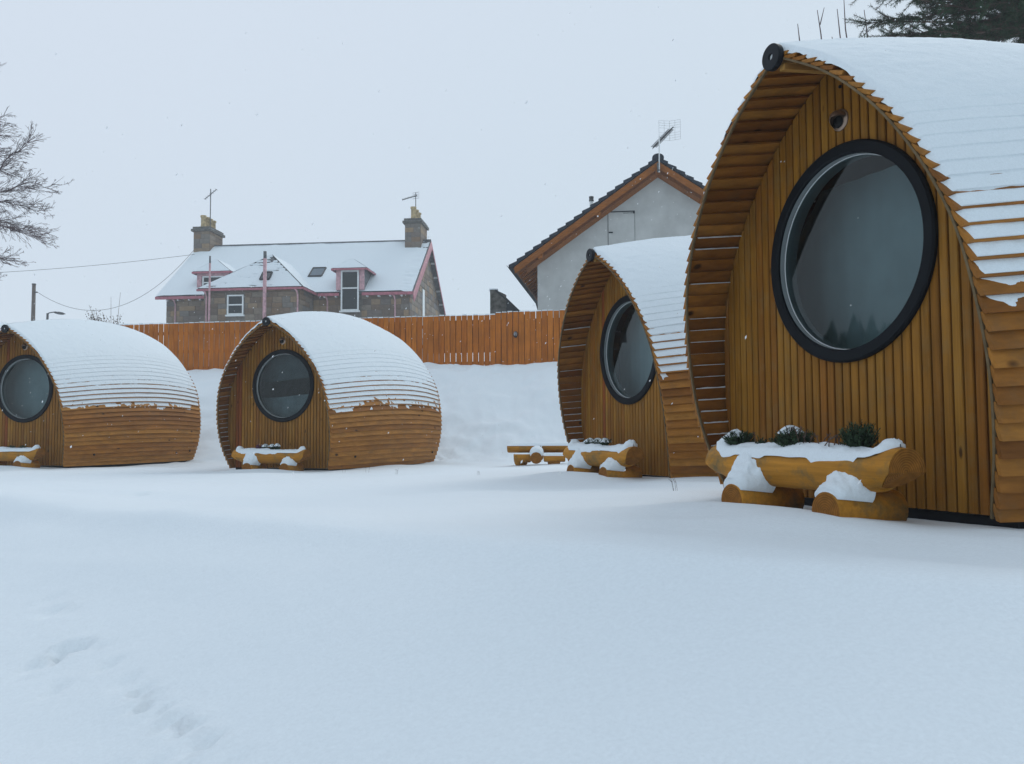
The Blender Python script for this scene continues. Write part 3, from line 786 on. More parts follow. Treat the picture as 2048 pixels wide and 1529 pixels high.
plant(1, .05, zt + .05, twigs_mesh(4, 9, .14, .10), M['twig'], 'few dry stems leaning across the middle heather clump', y=TY - .02, cat='stems', name='dry_stems')
for k, x in enumerate((-.20, .0, .16)): plant(2, x, zt + .02, heather_mesh(.09, .09, 70, 20 + k), M['heather'], ('left', 'middle', 'right')[k] + ' snow-dusted clump in the planter of the half hidden pod', group='plants in the second planter')
for k, x in enumerate((-.18, -.05, .10, .20)): plant(3, x, zt + .015, heather_mesh(.07, .11, 60, 30 + k), M['purple'] if k == 0 else M['heather'],
      ('purple plant at the left of the row in the centre left planter', 'green clump beside the purple plant in the centre left planter', 'third clump from the left in the centre left planter', 'rightmost round clump in the centre left planter')[k], group='plants in the third planter')
for k, x in enumerate((.15, .40)): plant(4, x, zt + .01, heather_mesh(.08, .07, 50, 40 + k), M['heather'], ('clump nearer the left edge in the leftmost planter', 'clump farther right in the leftmost planter')[k], group='plants in the leftmost planter')
b = MB()   # small caps of snow on the heather
rs = random.Random(3)
for (i_, x, y, z, r_) in ((1, -.52, TY + .01, zt + .095, .065), (1, -.05, TY + .03, zt + .115, .070), (2, -.2, TY, zt + .09, .07), (2, .0, TY, zt + .09, .07), (2, .16, TY, zt + .09, .07),
                          (3, -.05, TY, zt + .10, .06), (3, .10, TY, zt + .10, .06), (3, .20, TY, zt + .11, .06)):
    V = []; nu, nv = 7, 14
    for a in range(nu):
        for c in range(nv):
            q = a / (nu - 1) * r_ * (1 + .35 * math.sin(c * 2.2 + x * 9)) * .9; th_ = 2 * math.pi * c / nv
            V.append(P2W(i_, x + q * math.cos(th_), y + q * math.sin(th_), z + .014 - .045 * (a / (nu - 1)) ** 2 + .006 * math.sin(5 * th_ + x)))
    F = grid_faces(nu, nv) + [(a * nv + nv - 1, (a + 1) * nv + nv - 1, (a + 1) * nv, a * nv) for a in range(nu - 1)]
    b.add(V, F)
tag(obj('snow', b.mesh('snow', True), M['roofsnow']), 'small snow caps lying on the heather clumps of the planters', 'snow', None, 'stuff')

# ------------------------------------------------------------------ log table with benches behind the second pod's left side
def half_log(b, x0, x1, y, ztop, r, n=14, flat=True):
    V = []; 
    for x in (x0, x0 + .02, x1 - .02, x1):
        e = .9 if x in (x0, x1) else 1
        for k in range(n):
            th_ = math.pi + math.pi * k / (n - 1); V.append((x, y + r * math.cos(th_), ztop + r * math.sin(th_) * e * .95))
    F = grid_faces(4, n); F += [tuple(range(n)), tuple(3 * n + k for k in range(n - 1, -1, -1))]
    F += [(i * n, i * n + n - 1, (i + 1) * n + n - 1, (i + 1) * n) for i in range(3)]
    b.add(V, F)
bx, by = .50, 15.8; g0 = gz(bx, by)
t = empty('log_table', (bx, by, g0), R(-4)); tag(t, 'low rustic log table with benches, snow on top, left of the half hidden pod', 'log table')
b = MB(); half_log(b, -.60, .72, .15, .335, .135); obj('table_top', b.mesh('table_top', True), M['log'], t)
b = MB(); half_log(b, .08, .46, -.36, .165, .115); obj('bench_seat', b.mesh('bench_seat', True), M['log'], t)
b = MB(); half_log(b, -.46, -.16, -.12, .19, .16); obj('bench_seat', b.mesh('bench_seat', True), M['log'], t)
for fx in (-.05, .60):
    b = MB(); b.tube([(fx, -.46, .13), (fx, .32, .13)], .105, 18); fo = obj('cross_log', b.mesh('cross_log', True), M['log'], t)
    V, F = disc_end(0, 0, 0, .10, 'y'); obj('end_grain', mesh('end_grain', V, [f[::-1] for f in F]), M['log_end'], fo, (fx, -.4625, .13))
for fx in (-.35, .25):
    b = MB(); b.tube([(fx, .0, .06), (fx, .30, .06)], .12, 14); obj('support_log', b.mesh('support_log', True), M['log'], t)
b = MB()
def snow_pad(b, x0, x1, y0, y1, z, h, seed, nu=24, nv=12):
    V = []
    for i in range(nu):
        for j in range(nv):
            u = i / (nu - 1); v = j / (nv - 1); e = min(u, 1 - u, v, 1 - v) * 2; ed = sstep(0, .35, e) ** .6 if e > 0 else 0
            V.append((x0 + (x1 - x0) * u, y0 + (y1 - y0) * v, z + h * ed * (1 + .35 * float(fbm(np.array(u * 4 + seed), np.array(v * 3.), 3, seed)))))
    b.add(V, grid_faces(nu, nv))
snow_pad(b, -.60, .73, .01, .29, .334, .055, 1); snow_pad(b, .09, .45, -.47, -.25, .164, .05, 2); snow_pad(b, -.45, -.17, -.27, .01, .189, .02, 3)
for fx in (-.05, .60):
    nu, nv = 12, 13; V = []
    for i in range(nu):
        for j in range(nv):
            u = i / (nu - 1); w = -1 + 2 * j / (nv - 1); th_ = math.pi / 2 + w * R(72); tk = .004 + .10 * (1 - abs(w) ** 2) * (.5 + .5 * sstep(0, .25, u))
            V.append((fx + (.105 + tk * .9) * math.cos(th_), -.46 + u * .45, .13 + (.105 + tk) * math.sin(th_)))
    b.add(V, grid_faces(nu, nv) + [tuple(range(nv))])
tag(obj('snow', b.mesh('snow', True), M['roofsnow'], None, (bx, by, g0), (0, 0, R(-4))), 'snow lying on the rustic log table and its logs', 'snow', None, 'stuff')

# ------------------------------------------------------------------ the fence
fd = np.array([1, -.168, 0]); fd /= np.linalg.norm(fd); fn = np.array([fd[1], -fd[0], 0])     # fn points to the camera side
def fpt(u, z=0, back=0): p = np.array([.8, 24.12, 0]) + fd * u - fn * back; return (p[0], p[1], z)
frz = math.atan2(fd[1], fd[0])
fence = empty('board_fence', fpt(0, 1.7 + ZC), frz); tag(fence, 'long orange-brown timber fence of upright boards along the top of the snow bank', 'fence')
bm0 = {}
BWD = .163; u = -19.5; k = 0; caps = MB()
frs = random.Random(5)
def board_mesh(w, h):
    b = MB(); b.box(-w / 2, w / 2, -.010, .010, -.15, h); return b.mesh('board')
variants = [[board_mesh(w + d_, 1.56) for d_ in (-.002, .0, .002)] for w in (.142, .148, .148)]
while u < 9.5:
    right = u > -1.25
    ht = (3.27 if not right else 3.325) + frs.uniform(-.006, .006) + (.012 * (u + 1.2) if right else 0)
    m_ = frs.choice(variants[0 if u < -7.5 else 1 if u < -1.25 else 2]); hm = 1.56
    o = obj('board', m_, M['fence'], fence, (u, 0, ht - hm - 1.7), (0, R(frs.uniform(-.25, .25)), R(frs.uniform(-1, 1))))
    x_, y_, _ = fpt(u); g_ = 0
    caps.box(u - .068, u + .068, -.012, .012, ht - 1.7 + .006, ht - 1.7 + frs.uniform(.018, .040))
    u += BWD + frs.uniform(-.003, .004)
for zr in (2.98, 2.42, 1.92):
    b = MB(); b.box(-19.6, 9.5, .011, .060, zr - .045 - 1.7, zr + .045 - 1.7); obj('rail', b.mesh('rail'), M['rail'], fence)
for q in range(8):   # darker boards added to make the gaps read dark from the second bay on
    u0 = -7.6 + 2.1 * q; b = MB(); b.box(u0, u0 + 2.08, .0615, .072, 2.02 - 1.7 + .10 * (q % 3), 3.15 - 1.7); obj('backing_board', b.mesh('backing_board'), M['soffit'], fence)
for q in range(13):
    up = -19 + 2.4 * q; b = MB(); b.box(up - .05, up + .05, .074, .172, -.8, 1.52); obj('post', b.mesh('post'), M['rail'], fence)
tag(obj('snow', caps.mesh('snow'), M['farsnow'], None, fpt(0, 1.7 + ZC), (0, 0, frz)), 'thin line of snow along the top of the timber fence', 'snow', None, 'stuff')
# bulkhead lamp on the fence
p = fpt(-.70, 2.70 + ZC, -.02); t = empty('bulkhead_lamp', p, frz); tag(t, 'small grey oval lamp fixed to the timber fence', 'lamp')
b = MB(); b.lathe([(.0, -.012), (.058, -.012), (.062, 0), (.062, .012), (0, .012)], 24, close=False); obj('back_plate', b.mesh('back_plate', True), M['gutter'], t, scale=(1, 1, 1.5))
b = MB(); b.lathe([(.0, -.075), (.022, -.070), (.040, -.05), (.050, -.014)], 24, close=False); obj('lens', b.mesh('lens', True), M['grey'], t, (-.004, 0, .012), scale=(1, 1, 1.4))
b = MB(); b.box(-.008, .008, -.085, -.01, -.088, .06); obj('guard', b.mesh('guard'), M['gutter'], t)

# ------------------------------------------------------------------ the stone house
HO = (-6.4838, 55.0, ZC); ha = R(5.7)
# local frame: x to the right along the front, y away from the camera, z relative to the eye
house = empty('stone_house', HO, -ha); tag(house, 'old stone house with snowy roof, pink gutters and two chimneys beyond the fence', 'house')
WL, WR_, EZ, RZ, DEP, GZ0 = -16.35, -.12, 8.93, 13.5, 12.0, 3.0
b = MB()
b.add([(WL, .30, GZ0), (WR_, .30, GZ0), (WR_, DEP - .3, GZ0), (WL, DEP - .3, GZ0), (WL, .30, EZ + .1), (WR_, .30, EZ + .1), (WR_, DEP - .3, EZ + .1), (WL, DEP - .3, EZ + .1), (WL, 6, RZ - .2), (WR_, 6, RZ - .2)],
      [(0, 1, 5, 4), (1, 2, 6, 9, 5), (3, 0, 4, 8, 7), (2, 3, 7, 6)])
wall = obj('wall', b.mesh('wall'), M['mortar'], house)
b = MB(); b.box(-12.55, -6.45, -2.3, .29, GZ0, EZ); wing_wall = obj('wall', b.mesh('wall'), M['mortar'], house)
cube = MB(); cube.box(-.5, .5, -.5, .5, -.5, .5); stone = cube.mesh('stone'); stone.materials.append(M['stone'])
hrs = random.Random(21)
def stones(parent, axis, c0, c1, fixed, z0, z1, holes=(), top=None, course=.36):
    """rubble blocks proud of the wall face; axis x: front face at y=fixed; axis y: side face at x=fixed"""
    z = z0
    while z < z1 - .05:
        h = course * hrs.uniform(.85, 1.15); h = min(h, z1 - z); p = c0 + hrs.uniform(-.3, 0)
        while p < c1:
            w = hrs.uniform(.5, 1.15); a, e = max(p, c0), min(p + w, c1); p += w
            if e - a < .15: continue
            segs = [(a, e)]
            for (ha_, hb_, hc_, hd_) in holes:
                if z + h > hc_ + .02 and z < hd_ - .02:
                    segs = [s for (q, r_) in segs for s in ((q, min(r_, ha_)), (max(q, hb_), r_)) if s[1] - s[0] > .1]
            for (q, r_) in segs:
                if top is not None:
                    lim = min(top(q), top(r_)); hh = min(h, lim - z)
                    if hh < .12: continue
                else: hh = h
                d = .05 + hrs.uniform(0, .025); m_ = (q + r_) / 2; g = .025
                if axis == 'x': obj('stone', stone, None, parent, (m_, fixed, z + hh / 2), None, (r_ - q - g, d, hh - g))
                else: obj('stone', stone, None, parent, (fixed, m_, z + hh / 2), None, (d, r_ - q - g, hh - g))
        z += h
stones(wall, 'x', WL, -12.6, .29, 6.6, EZ - .1); stones(wall, 'x', -6.4, WR_, .29, 6.6, EZ - .1, holes=[(-4.50, -3.22, 7.6, 11)])
stones(wing_wall, 'x', -12.55, -6.45, -2.31, 6.6, EZ - .1, holes=[(-11.10, -9.90, 7.2, 8.65)])
stones(wing_wall, 'y', -2.3, .25, -6.44, 6.6, EZ - .1)
stones(wall, 'y', .3, DEP - .3, WR_ + .01, 6.6, 13.2, holes=[(4.35, 5.0, 6.4, 9.9)], top=lambda q: 8.85 + (13.2 - 8.85) * (1 - abs(q - 6) / 6), course=.40)
# main roof: slate slab with snow on it
def slab(b, P, th=.12):
    P = [np.array(p, float) for p in P]; n = np.cross(P[1] - P[0], P[2] - P[0]); n /= np.linalg.norm(n); n = n if n[2] > 0 else -n
    Q = [p - n * th for p in P]; k = len(P)
    b.add(P + Q, [tuple(range(k)), tuple(range(2 * k - 1, k - 1, -1))] + [(i, i + k, (i + 1) % k + k, (i + 1) % k) for i in range(k)])
xl, xr = -16.95, .0
sl_m = (RZ - EZ) / 6.0
b = MB(); slab(b, [(xl, 0, EZ), (xr + .22, 0, EZ), (xr + .22, 6, RZ), (xl, 6, RZ)]); slab(b, [(xl, 12, EZ), (xr + .22, 12, EZ), (xr + .22, 6, RZ), (xl, 6, RZ)])
roof = obj('roof', b.mesh('roof'), M['slate'], house)
b = MB(); b.box(xl, xr + .2, 5.93, 6.07, RZ + .01, RZ + .09); obj('ridge_tiles', b.mesh('ridge_tiles'), M['slate'], roof)
# snow sheets a few centimetres thick, ragged at the verges
def roof_snow(b, o, ex, ey, nx, ny, th, seed, mask=None, ragged=None):
    """o origin, ex/ey edge vectors"""
    o, ex, ey = map(lambda v: np.array(v, float), (o, ex, ey)); nn = np.cross(ex, ey); nn /= np.linalg.norm(nn); nn = nn if nn[2] > 0 else -nn
    U, V_ = np.meshgrid(np.linspace(0, 1, nx), np.linspace(0, 1, ny), indexing='ij')
    lx, ly = np.linalg.norm(ex), np.linalg.norm(ey)
    t_ = th * (1 + .3 * fbm(U * lx * .8 + seed, V_ * ly * .8, 4, seed))
    if ragged is not None: t_ = t_ - ragged(U * lx, V_ * ly)
    P_ = o + U[..., None] * ex + V_[..., None] * ey + nn * (np.maximum(t_, -.03))[..., None]
    n = len(b.V); keep = None
    F = grid_faces(nx, ny)
    if mask is not None:
        ok = mask(U, V_).reshape(-1); F = [f for f in F if all(ok[i] for i in f)]
    b.add(P_.reshape(-1, 3), F)
rag = lambda U, V_: .085 * sstep(.6, 0, 16.95 - U + .9 * fbm(V_ * 5.5, U * 1.5, 4, 8) + .12 * np.sin(V_ * 2 * math.pi / .26)) + .07 * sstep(.35, .0, 7.5 - V_ + .3 * fbm(U * 1.2, V_ * 0, 3, 4)) + .05 * sstep(.6, 0, U)
sb = MB(); roof_snow(sb, (xl, -.02, EZ + .01), (xr - xl + .15, 0, 0), (0, 6.0, RZ - EZ), 150, 60, .07, 2, ragged=rag)
# wing roof: hipped, ridge running back into the main roof
A_, B_ = (-12.85, -2.55, EZ + .02), (-6.15, -2.55, EZ + .02); AP = (-9.0, -.2, 11.42); RB = (-9.0, (11.42 - EZ) / sl_m, 11.42)
A2, B2 = (-12.85, .0, EZ + .02), (-6.15, .0, EZ + .02)
b = MB(); slab(b, [A_, B_, AP], .1); slab(b, [B_, B2, RB, AP], .1); slab(b, [A2, A_, AP, RB], .1); wing_roof = obj('roof', b.mesh('roof'), M['slate'], house)
def tri_snow(b, P, n, th, seed, patchy=0.0):
    """snow on a flat polygon fan (3 or 4 corners) as a subdivided sheet"""
    P = [np.array(p, float) for p in P]
    if len(P) == 3: P = [P[0], P[1], P[2], P[2]]
    nn = np.cross(P[1] - P[0], P[2] - P[0]); nn /= np.linalg.norm(nn); nn = nn if nn[2] > 0 else -nn
    U, V_ = np.meshgrid(np.linspace(0, 1, n), np.linspace(0, 1, n), indexing='ij'); U3, V3 = U[..., None], V_[..., None]
    Q = (P[0] * (1 - U3) + P[1] * U3) * (1 - V3) + (P[3] * (1 - U3) + P[2] * U3) * V3
    t_ = th * (1 + .3 * fbm(Q[..., 0], Q[..., 1] * 2, 4, seed))
    if patchy:
        f = fbm(Q[..., 0] * 1.6, Q[..., 2] * 6, 4, seed + 2) + .25 * np.sin(Q[..., 2] * 2 * math.pi / .22)
        t_ = t_ - patchy * sstep(.10, .45, f + .55 * sstep(.55, .95, V_) - .28)
    b.add((Q + nn * t_[..., None]).reshape(-1, 3), grid_faces(n, n))
tri_snow(sb, [A_, B_, AP], 110, .05, 3, .15); tri_snow(sb, [B_, B2, RB, AP], 60, .05, 5, .08); tri_snow(sb, [A2, A_, AP, RB], 40, .06, 7)
b = MB(); b.tube([B_, AP], .06, 6); b.tube([A_, AP], .03, 6); obj('hip_ridge', b.mesh('hip_ridge'), M['gutter'], wing_roof)
# gutters, fascias and rafter ends
b = MB(); b.box(xl, -13.0, -.10, .02, EZ - .20, EZ - .02); obj('gutter', b.mesh('gutter'), M['pink'], house)
b = MB(); b.box(-6.0, -4.6, -.10, .02, EZ - .20, EZ - .02); obj('gutter', b.mesh('gutter'), M['pink'], house)
b = MB(); b.box(-3.1, xr + .2, -.10, .02, EZ - .20, EZ - .02); obj('gutter', b.mesh('gutter'), M['pink'], house)
b = MB(); b.box(-12.9, -6.1, -2.66, -2.54, EZ - .14, EZ - .01); obj('gutter', b.mesh('gutter'), M['pink'], house)
b = MB(); b.box(-6.16, -6.06, -2.54, 0, EZ - .14, EZ - .01); obj('gutter', b.mesh('gutter'), M['pink'], house)
for x in list(np.arange(-16.2, -13, .75)) + list(np.arange(-5.6, -4.8, .75)) + list(np.arange(-2.8, -.1, .75)):
    b = MB(); b.box(x - .05, x + .05, .0, .28, EZ - .28, EZ - .17); obj('rafter_end', b.mesh('rafter_end'), M['white'], house)
for x, y0, zt_ in ((-15.7, .22, EZ - .15), (-5.45, .22, EZ - .15), (-1.0, .22, EZ - .15), (-12.35, -2.40, EZ - .1), (-6.50, -2.40, EZ - .1)):
    b = MB(); b.tube([(x - .12, y0 - .22, zt_), (x - .02, y0 - .12, zt_ - .15), (x, y0, zt_ - .38), (x, y0, GZ0)], .055, 8); obj('downpipe', b.mesh('downpipe', True), M['pink2'], house)
for x, zt_, r_ in ((-12.0, 10.95, .06), (-8.47, 11.15, .11)):
    b = MB(); b.tube([(x, -2.75, GZ0), (x, -2.75, zt_ - .45)], r_, 10); sp_ = obj('soil_pipe', b.mesh('soil_pipe', True), M['pink2'], house)
    b = MB(); b.tube([(x, -2.75, zt_ - .45), (x, -2.75, zt_)], r_ * .9, 10); obj('pipe_top', b.mesh('pipe_top', True), M['aerial'], sp_)
# sash windows
def sash(parent, x0, x1, z0, z1, y, mid=.5, fw=.09, name='window'):
    b = MB(); zm = z0 + (z1 - z0) * mid
    b.box(x0, x0 + fw, y - .05, y + .05, z0, z1); b.box(x1 - fw, x1, y - .05, y + .05, z0, z1); b.box(x0 + fw, x1 - fw, y - .05, y + .05, z1 - fw, z1); b.box(x0 + fw, x1 - fw, y - .05, y + .05, z0, z0 + fw)
    b.box(x0 + fw, x1 - fw, y - .03, y + .04, zm - .04, zm + .04)
    w = obj(name, b.mesh(name), M['white'], parent)
    b = MB(); b.quad((x0 + fw, y + .02, z0 + fw), (x1 - fw, y + .02, z0 + fw), (x1 - fw, y + .02, zm - .04), (x0 + fw, y + .02, zm - .04)); obj('pane', b.mesh('pane'), M['wpane'], w)
    b = MB(); b.quad((x0 + fw, y + .01, zm + .04), (x1 - fw, y + .01, zm + .04), (x1 - fw, y + .01, z1 - fw), (x0 + fw, y + .01, z1 - fw)); obj('pane', b.mesh('pane'), M['wpane'], w)
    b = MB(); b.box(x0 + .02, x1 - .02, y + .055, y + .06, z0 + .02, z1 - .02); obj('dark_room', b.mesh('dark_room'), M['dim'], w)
    b = MB(); b.box(x0 - .08, x1 + .08, y - .12, y + .04, z0 - .10, z0 - .003); obj('sill', b.mesh('sill'), M['white'], w)
    return w
sash(house, -11.02, -9.96, 7.30, 8.55, -2.37, .5)
sash(house, -4.45, -3.28, 7.74, 10.34, -.14, .56)
# dormers
def dormer(x0, x1, yf, z0, z1, zp, xwin0, xwin1, zw0, zw1, window=True):
    b = MB(); fw = .30
    b.box(x0, x0 + fw, yf - .02, yf + .10, z0, z1 - .003); b.box(x1 - fw, x1, yf - .02, yf + .10, z0, z1 - .003); b.box(x0 + fw, x1 - fw, yf - .02, yf + .10, z1 - .25, z1 - .003)
    d = obj('dormer', b.mesh('dormer'), M['pink2'], house)
    yb_ = (z1 - EZ) / sl_m + .3
    b = MB()
    for xx in (x0 + .02, x1 - .02):
        b.add([(xx, yf + .1, z0 - .2), (xx, yb_, z1 - .2), (xx, yb_, z1), (xx, yf + .1, z1)], [(0, 1, 2, 3)])
    obj('cheek', b.mesh('cheek'), M['slate'], d)
    e = .22; a_, b_ = (x0 - e, yf - e, z1), (x1 + e, yf - e, z1); xm = (x0 + x1) / 2
    ap = (xm, yf + .55, zp); rb = (xm, (zp - EZ) / sl_m, zp); a2, b2 = (x0 - e, (z1 - EZ) / sl_m + .1, z1), (x1 + e, (z1 - EZ) / sl_m + .1, z1)
    b = MB(); slab(b, [a_, b_, ap], .05); slab(b, [b_, b2, rb, ap], .05); slab(b, [a2, a_, ap, rb], .05); obj('dormer_roof', b.mesh('dormer_roof'), M['slate'], d)
    b = MB(); b.box(x0 - e - .03, x1 + e + .03, yf - e - .06, yf - e - .002, z1 - .12, z1 - .005); b.box(x1 + e + .002, x1 + e + .06, yf - e, yb_, z1 - .12, z1 - .005); b.box(x0 - e - .06, x0 - e - .002, yf - e, yb_, z1 - .12, z1 - .005)
    obj('fascia', b.mesh('fascia'), M['pink'], d)
    tri_snow(sb, [a_, b_, ap], 14, .045, 11); tri_snow(sb, [b_, b2, rb, ap], 14, .045, 12); tri_snow(sb, [a2, a_, ap, rb], 14, .045, 13)
    if window: sash(house, xwin0, xwin1, zw0, zw1, yf + .06, .5)
dormer(-4.78, -2.95, -.10, 9.1, 10.45, 11.2, 0, 0, 0, 0, False)
dormer(-14.5, -12.35, .75, 9.4, 10.62, 11.55, -14.15, -12.7, 9.50, 10.36)
# roof windows
def rooflight(x0, x1, y0, y1, zf):
    n_ = np.array((0, -sl_m, 1)); n_ = n_ / np.linalg.norm(n_)
    c = [np.array((x, y, zf(y))) for x, y in ((x0, y0), (x1, y0), (x1, y1), (x0, y1))]
    b = MB(); w = .09
    def bar(p, q, r_): b.tube([p + n_ * .10, q + n_ * .10], r_, 4)
    for i in range(4): bar(c[i], c[(i + 1) % 4], .06 if i else .09)
    f = obj('roof_window', b.mesh('roof_window'), M['gutter'], house)
    b = MB(); b.add([p + n_ * .11 for p in c], [(0, 1, 2, 3)]); obj('pane', b.mesh('pane'), M['wpane'], f)
    b = MB(); b.add([p + n_ * .085 for p in c], [(0, 1, 2, 3)]); obj('blind', b.mesh('blind'), M['reveal'], f)
rooflight(-7.25, -6.35, 1.75, 2.75, lambda y: EZ + sl_m * y)
wsl = (11.42 - EZ) / 2.35
rooflight(-9.05, -8.45, -2.05, -1.55, lambda y: EZ + wsl * (y + 2.55))
# gable: bargeboards, rafter ends, narrow window
b = MB()
for y0, y1 in ((-.05, 6), (12.05, 6)):
    V = [(x, y, z) for (y, z) in ((y0, EZ - .12), (y1, RZ - .02)) for x in (.23, .30) for z in (z, z - .30)]
    b.add(V, [(0, 1, 3, 2), (4, 6, 7, 5), (0, 4, 5, 1), (2, 3, 7, 6), (0, 2, 6, 4), (1, 5, 7, 3)])
obj('bargeboard', b.mesh('bargeboard'), M['pink'], house)
b = MB(); b.box(WR_ + .04, WR_ + .08, 4.35, 5.0, 6.4, 9.8); obj('gable_window', b.mesh('gable_window'), M['white'], house)
for k in range(9):
    y = .8 + k * .62 if k < 4 else 6.3 + (k - 4) * 1.1; z = EZ + sl_m * (y if y < 6 else 12 - y) - .30
    b = MB(); b.box(WR_ + .04, .228, y - .06, y + .06, z - .06, z + .06); obj('purlin_end', b.mesh('purlin_end'), M['white'], house)
# chimneys
def chimney(x0, x1, y0, y1, zb_, zt_, pots, snowtop=True):
    b = MB(); b.box(x0, x1, y0, y1, zb_, zt_); c = obj('chimney', b.mesh('chimney'), M['mortar'], house)
    z = zb_
    while z < zt_ - .1:
        h = min(.34, zt_ - z)
        for (p0, p1, ax, fx) in ((x0, x1, 'x', y0), (y0, y1, 'y', x1)):
            n_ = 2; 
            cut = [p0, p0 + (p1 - p0) * hrs.uniform(.35, .65), p1]
            for q, r_ in zip(cut[:-1], cut[1:]):
                if ax == 'x': obj('stone', stone, None, c, ((q + r_) / 2, fx, z + h / 2), None, (r_ - q - .02, .05, h - .02))
                else: obj('stone', stone, None, c, (fx, (q + r_) / 2, z + h / 2), None, (.05, r_ - q - .02, h - .02))
        z += h
    b = MB(); b.box(x0 - .15, x1 + .15, y0 - .15, y1 + .15, zt_ + .002, zt_ + .16); b.box(x0 - .06, x1 + .06, y0 - .06, y1 + .06, zt_ + .162, zt_ + .34); obj('cap', b.mesh('cap'), M['darkstone'], c)
    for k in range(pots):
        f = (k + .5) / pots; px_, py_ = (x0 + x1) / 2, y0 + .25 + (y1 - y0 - .5) * (k / max(1, pots - 1))
        b = MB(); b.lathe([(.20, zt_ + .345), (.175, zt_ + .55), (.17, zt_ + 1.05), (.215, zt_ + 1.07), (.215, zt_ + 1.2), (.15, zt_ + 1.2), (.13, zt_ + .9)], 16, 'z', close=False)
        pt = obj('chimney_pot', b.mesh('chimney_pot', True), M['pot'], c, (px_, py_, 0))
    b = MB(); snow_pad(b, x0 - .17, x1 + .17, y0 - .17, y1 + .17, zt_ + .163, .05, 3, 8, 8)
    sb.add(b.V, b.F)
chimney(-16.95, -15.75, 5.2, 7.3, 12.2, 14.45, 4)
chimney(-1.45, -.35, 5.0, 7.2, 12.2, 14.55, 3)
b = MB()
for (zf_) in (0,): b.tube([(-16.3, 5.9, 15.5), (-16.3, 5.9, 15.75)], [.2, .12], 10)
tag(obj('snow', sb.mesh('snow', True), M['farsnow'], None, HO, (0, 0, -ha)), 'snow on the roofs of the old stone house', 'snow', None, 'stuff')
# aerials on the chimneys (things fixed to the house)
t = empty('tv_aerial', tuple(np.array((Matrix.Translation(HO) @ Matrix.Rotation(-ha, 4, 'Z') @ __import__('mathutils').Vector((-16.1, 6, 15.0))))), -ha)
tag(t, 'tall thin mast with a slanting aerial on the left chimney of the stone house', 'aerial')
b = MB(); b.tube([(0, 0, 0), (0, 0, 2.75)], .035, 6); obj('mast', b.mesh('mast'), M['aerial'], t)
b = MB(); b.tube([(-.45, 0, 2.0), (.45, 0, 2.72)], .03, 6); obj('boom', b.mesh('boom'), M['aerial'], t)
b = MB()
for k in range(7):
    f = -.42 + .14 * k; b.tube([(f, -.22, 2.36 + f * .8), (f, .22, 2.36 + f * .8)], .012, 4)
obj('elements', b.mesh('elements'), M['aerial'], t)
t = empty('tv_aerial', tuple(np.array((Matrix.Translation(HO) @ Matrix.Rotation(-ha, 4, 'Z') @ __import__('mathutils').Vector((-.9, 6, 15.0))))), -ha)
tag(t, 'aerial with a long arm pointing left on the right chimney of the stone house', 'aerial')
b = MB(); b.tube([(0, 0, 0), (0, 0, 2.0)], .03, 6); obj('mast', b.mesh('mast'), M['aerial'], t)
b = MB(); b.tube([(-.98, 0, 1.50), (.1, 0, 1.78)], .03, 6); obj('boom', b.mesh('boom'), M['aerial'], t)
b = MB()
for k in range(10):
    f = -.95 + .11 * k; b.tube([(f, -.16, 1.5 + (f + .98) * .26), (f, .16, 1.5 + (f + .98) * .26)], .012, 4); b.tube([(f, 0, 1.42 + (f + .98) * .26), (f, 0, 1.6 + (f + .98) * .26)], .010, 4)
for k in range(4): b.tube([(-.25, .05, 1.55 + .14 * k), (.25, .05, 1.62 + .14 * k)], .012, 4)
obj('elements', b.mesh('elements'), M['aerial'], t)

# ------------------------------------------------------------------ the white gabled house
H2 = (4.9856, 29.0, ZC); hb = R(7.9)
h2 = empty('white_house', H2, -hb); tag(h2, 'pale rendered gable house with dark tiled roof and timber bargeboards behind the pods', 'house')
AZ, EZ2, HS, DP, SL2 = 9.29, 5.73, 5.08, 9.0, (9.29 - 5.73) / 5.08
hw = 4.2; wy = .62
def rz2(x): return AZ - abs(x) * SL2
b = MB(); b.add([(-hw, wy, 1.5), (hw, wy, 1.5), (hw, wy, rz2(hw) - .30), (0, wy, rz2(0) - .30), (-hw, wy, rz2(hw) - .30),
                 (-hw, DP - .4, 1.5), (hw, DP - .4, 1.5), (hw, DP - .4, rz2(hw) - .30), (0, DP - .4, rz2(0) - .30), (-hw, DP - .4, rz2(hw) - .30)],
                [(0, 1, 2, 3, 4), (1, 6, 7, 2), (5, 0, 4, 9), (6, 5, 9, 8, 7)])
obj('wall', b.mesh('wall'), M['render'], h2)
b = MB()
for s in (-1, 1): slab(b, [(0, .15, AZ - .16), (s * HS * .985, .15, AZ - .16 - HS * .985 * SL2), (s * HS * .985, DP, AZ - .16 - HS * .985 * SL2), (0, DP, AZ - .16)], .10)
rf = obj('roof', b.mesh('roof'), M['soffit'], h2)
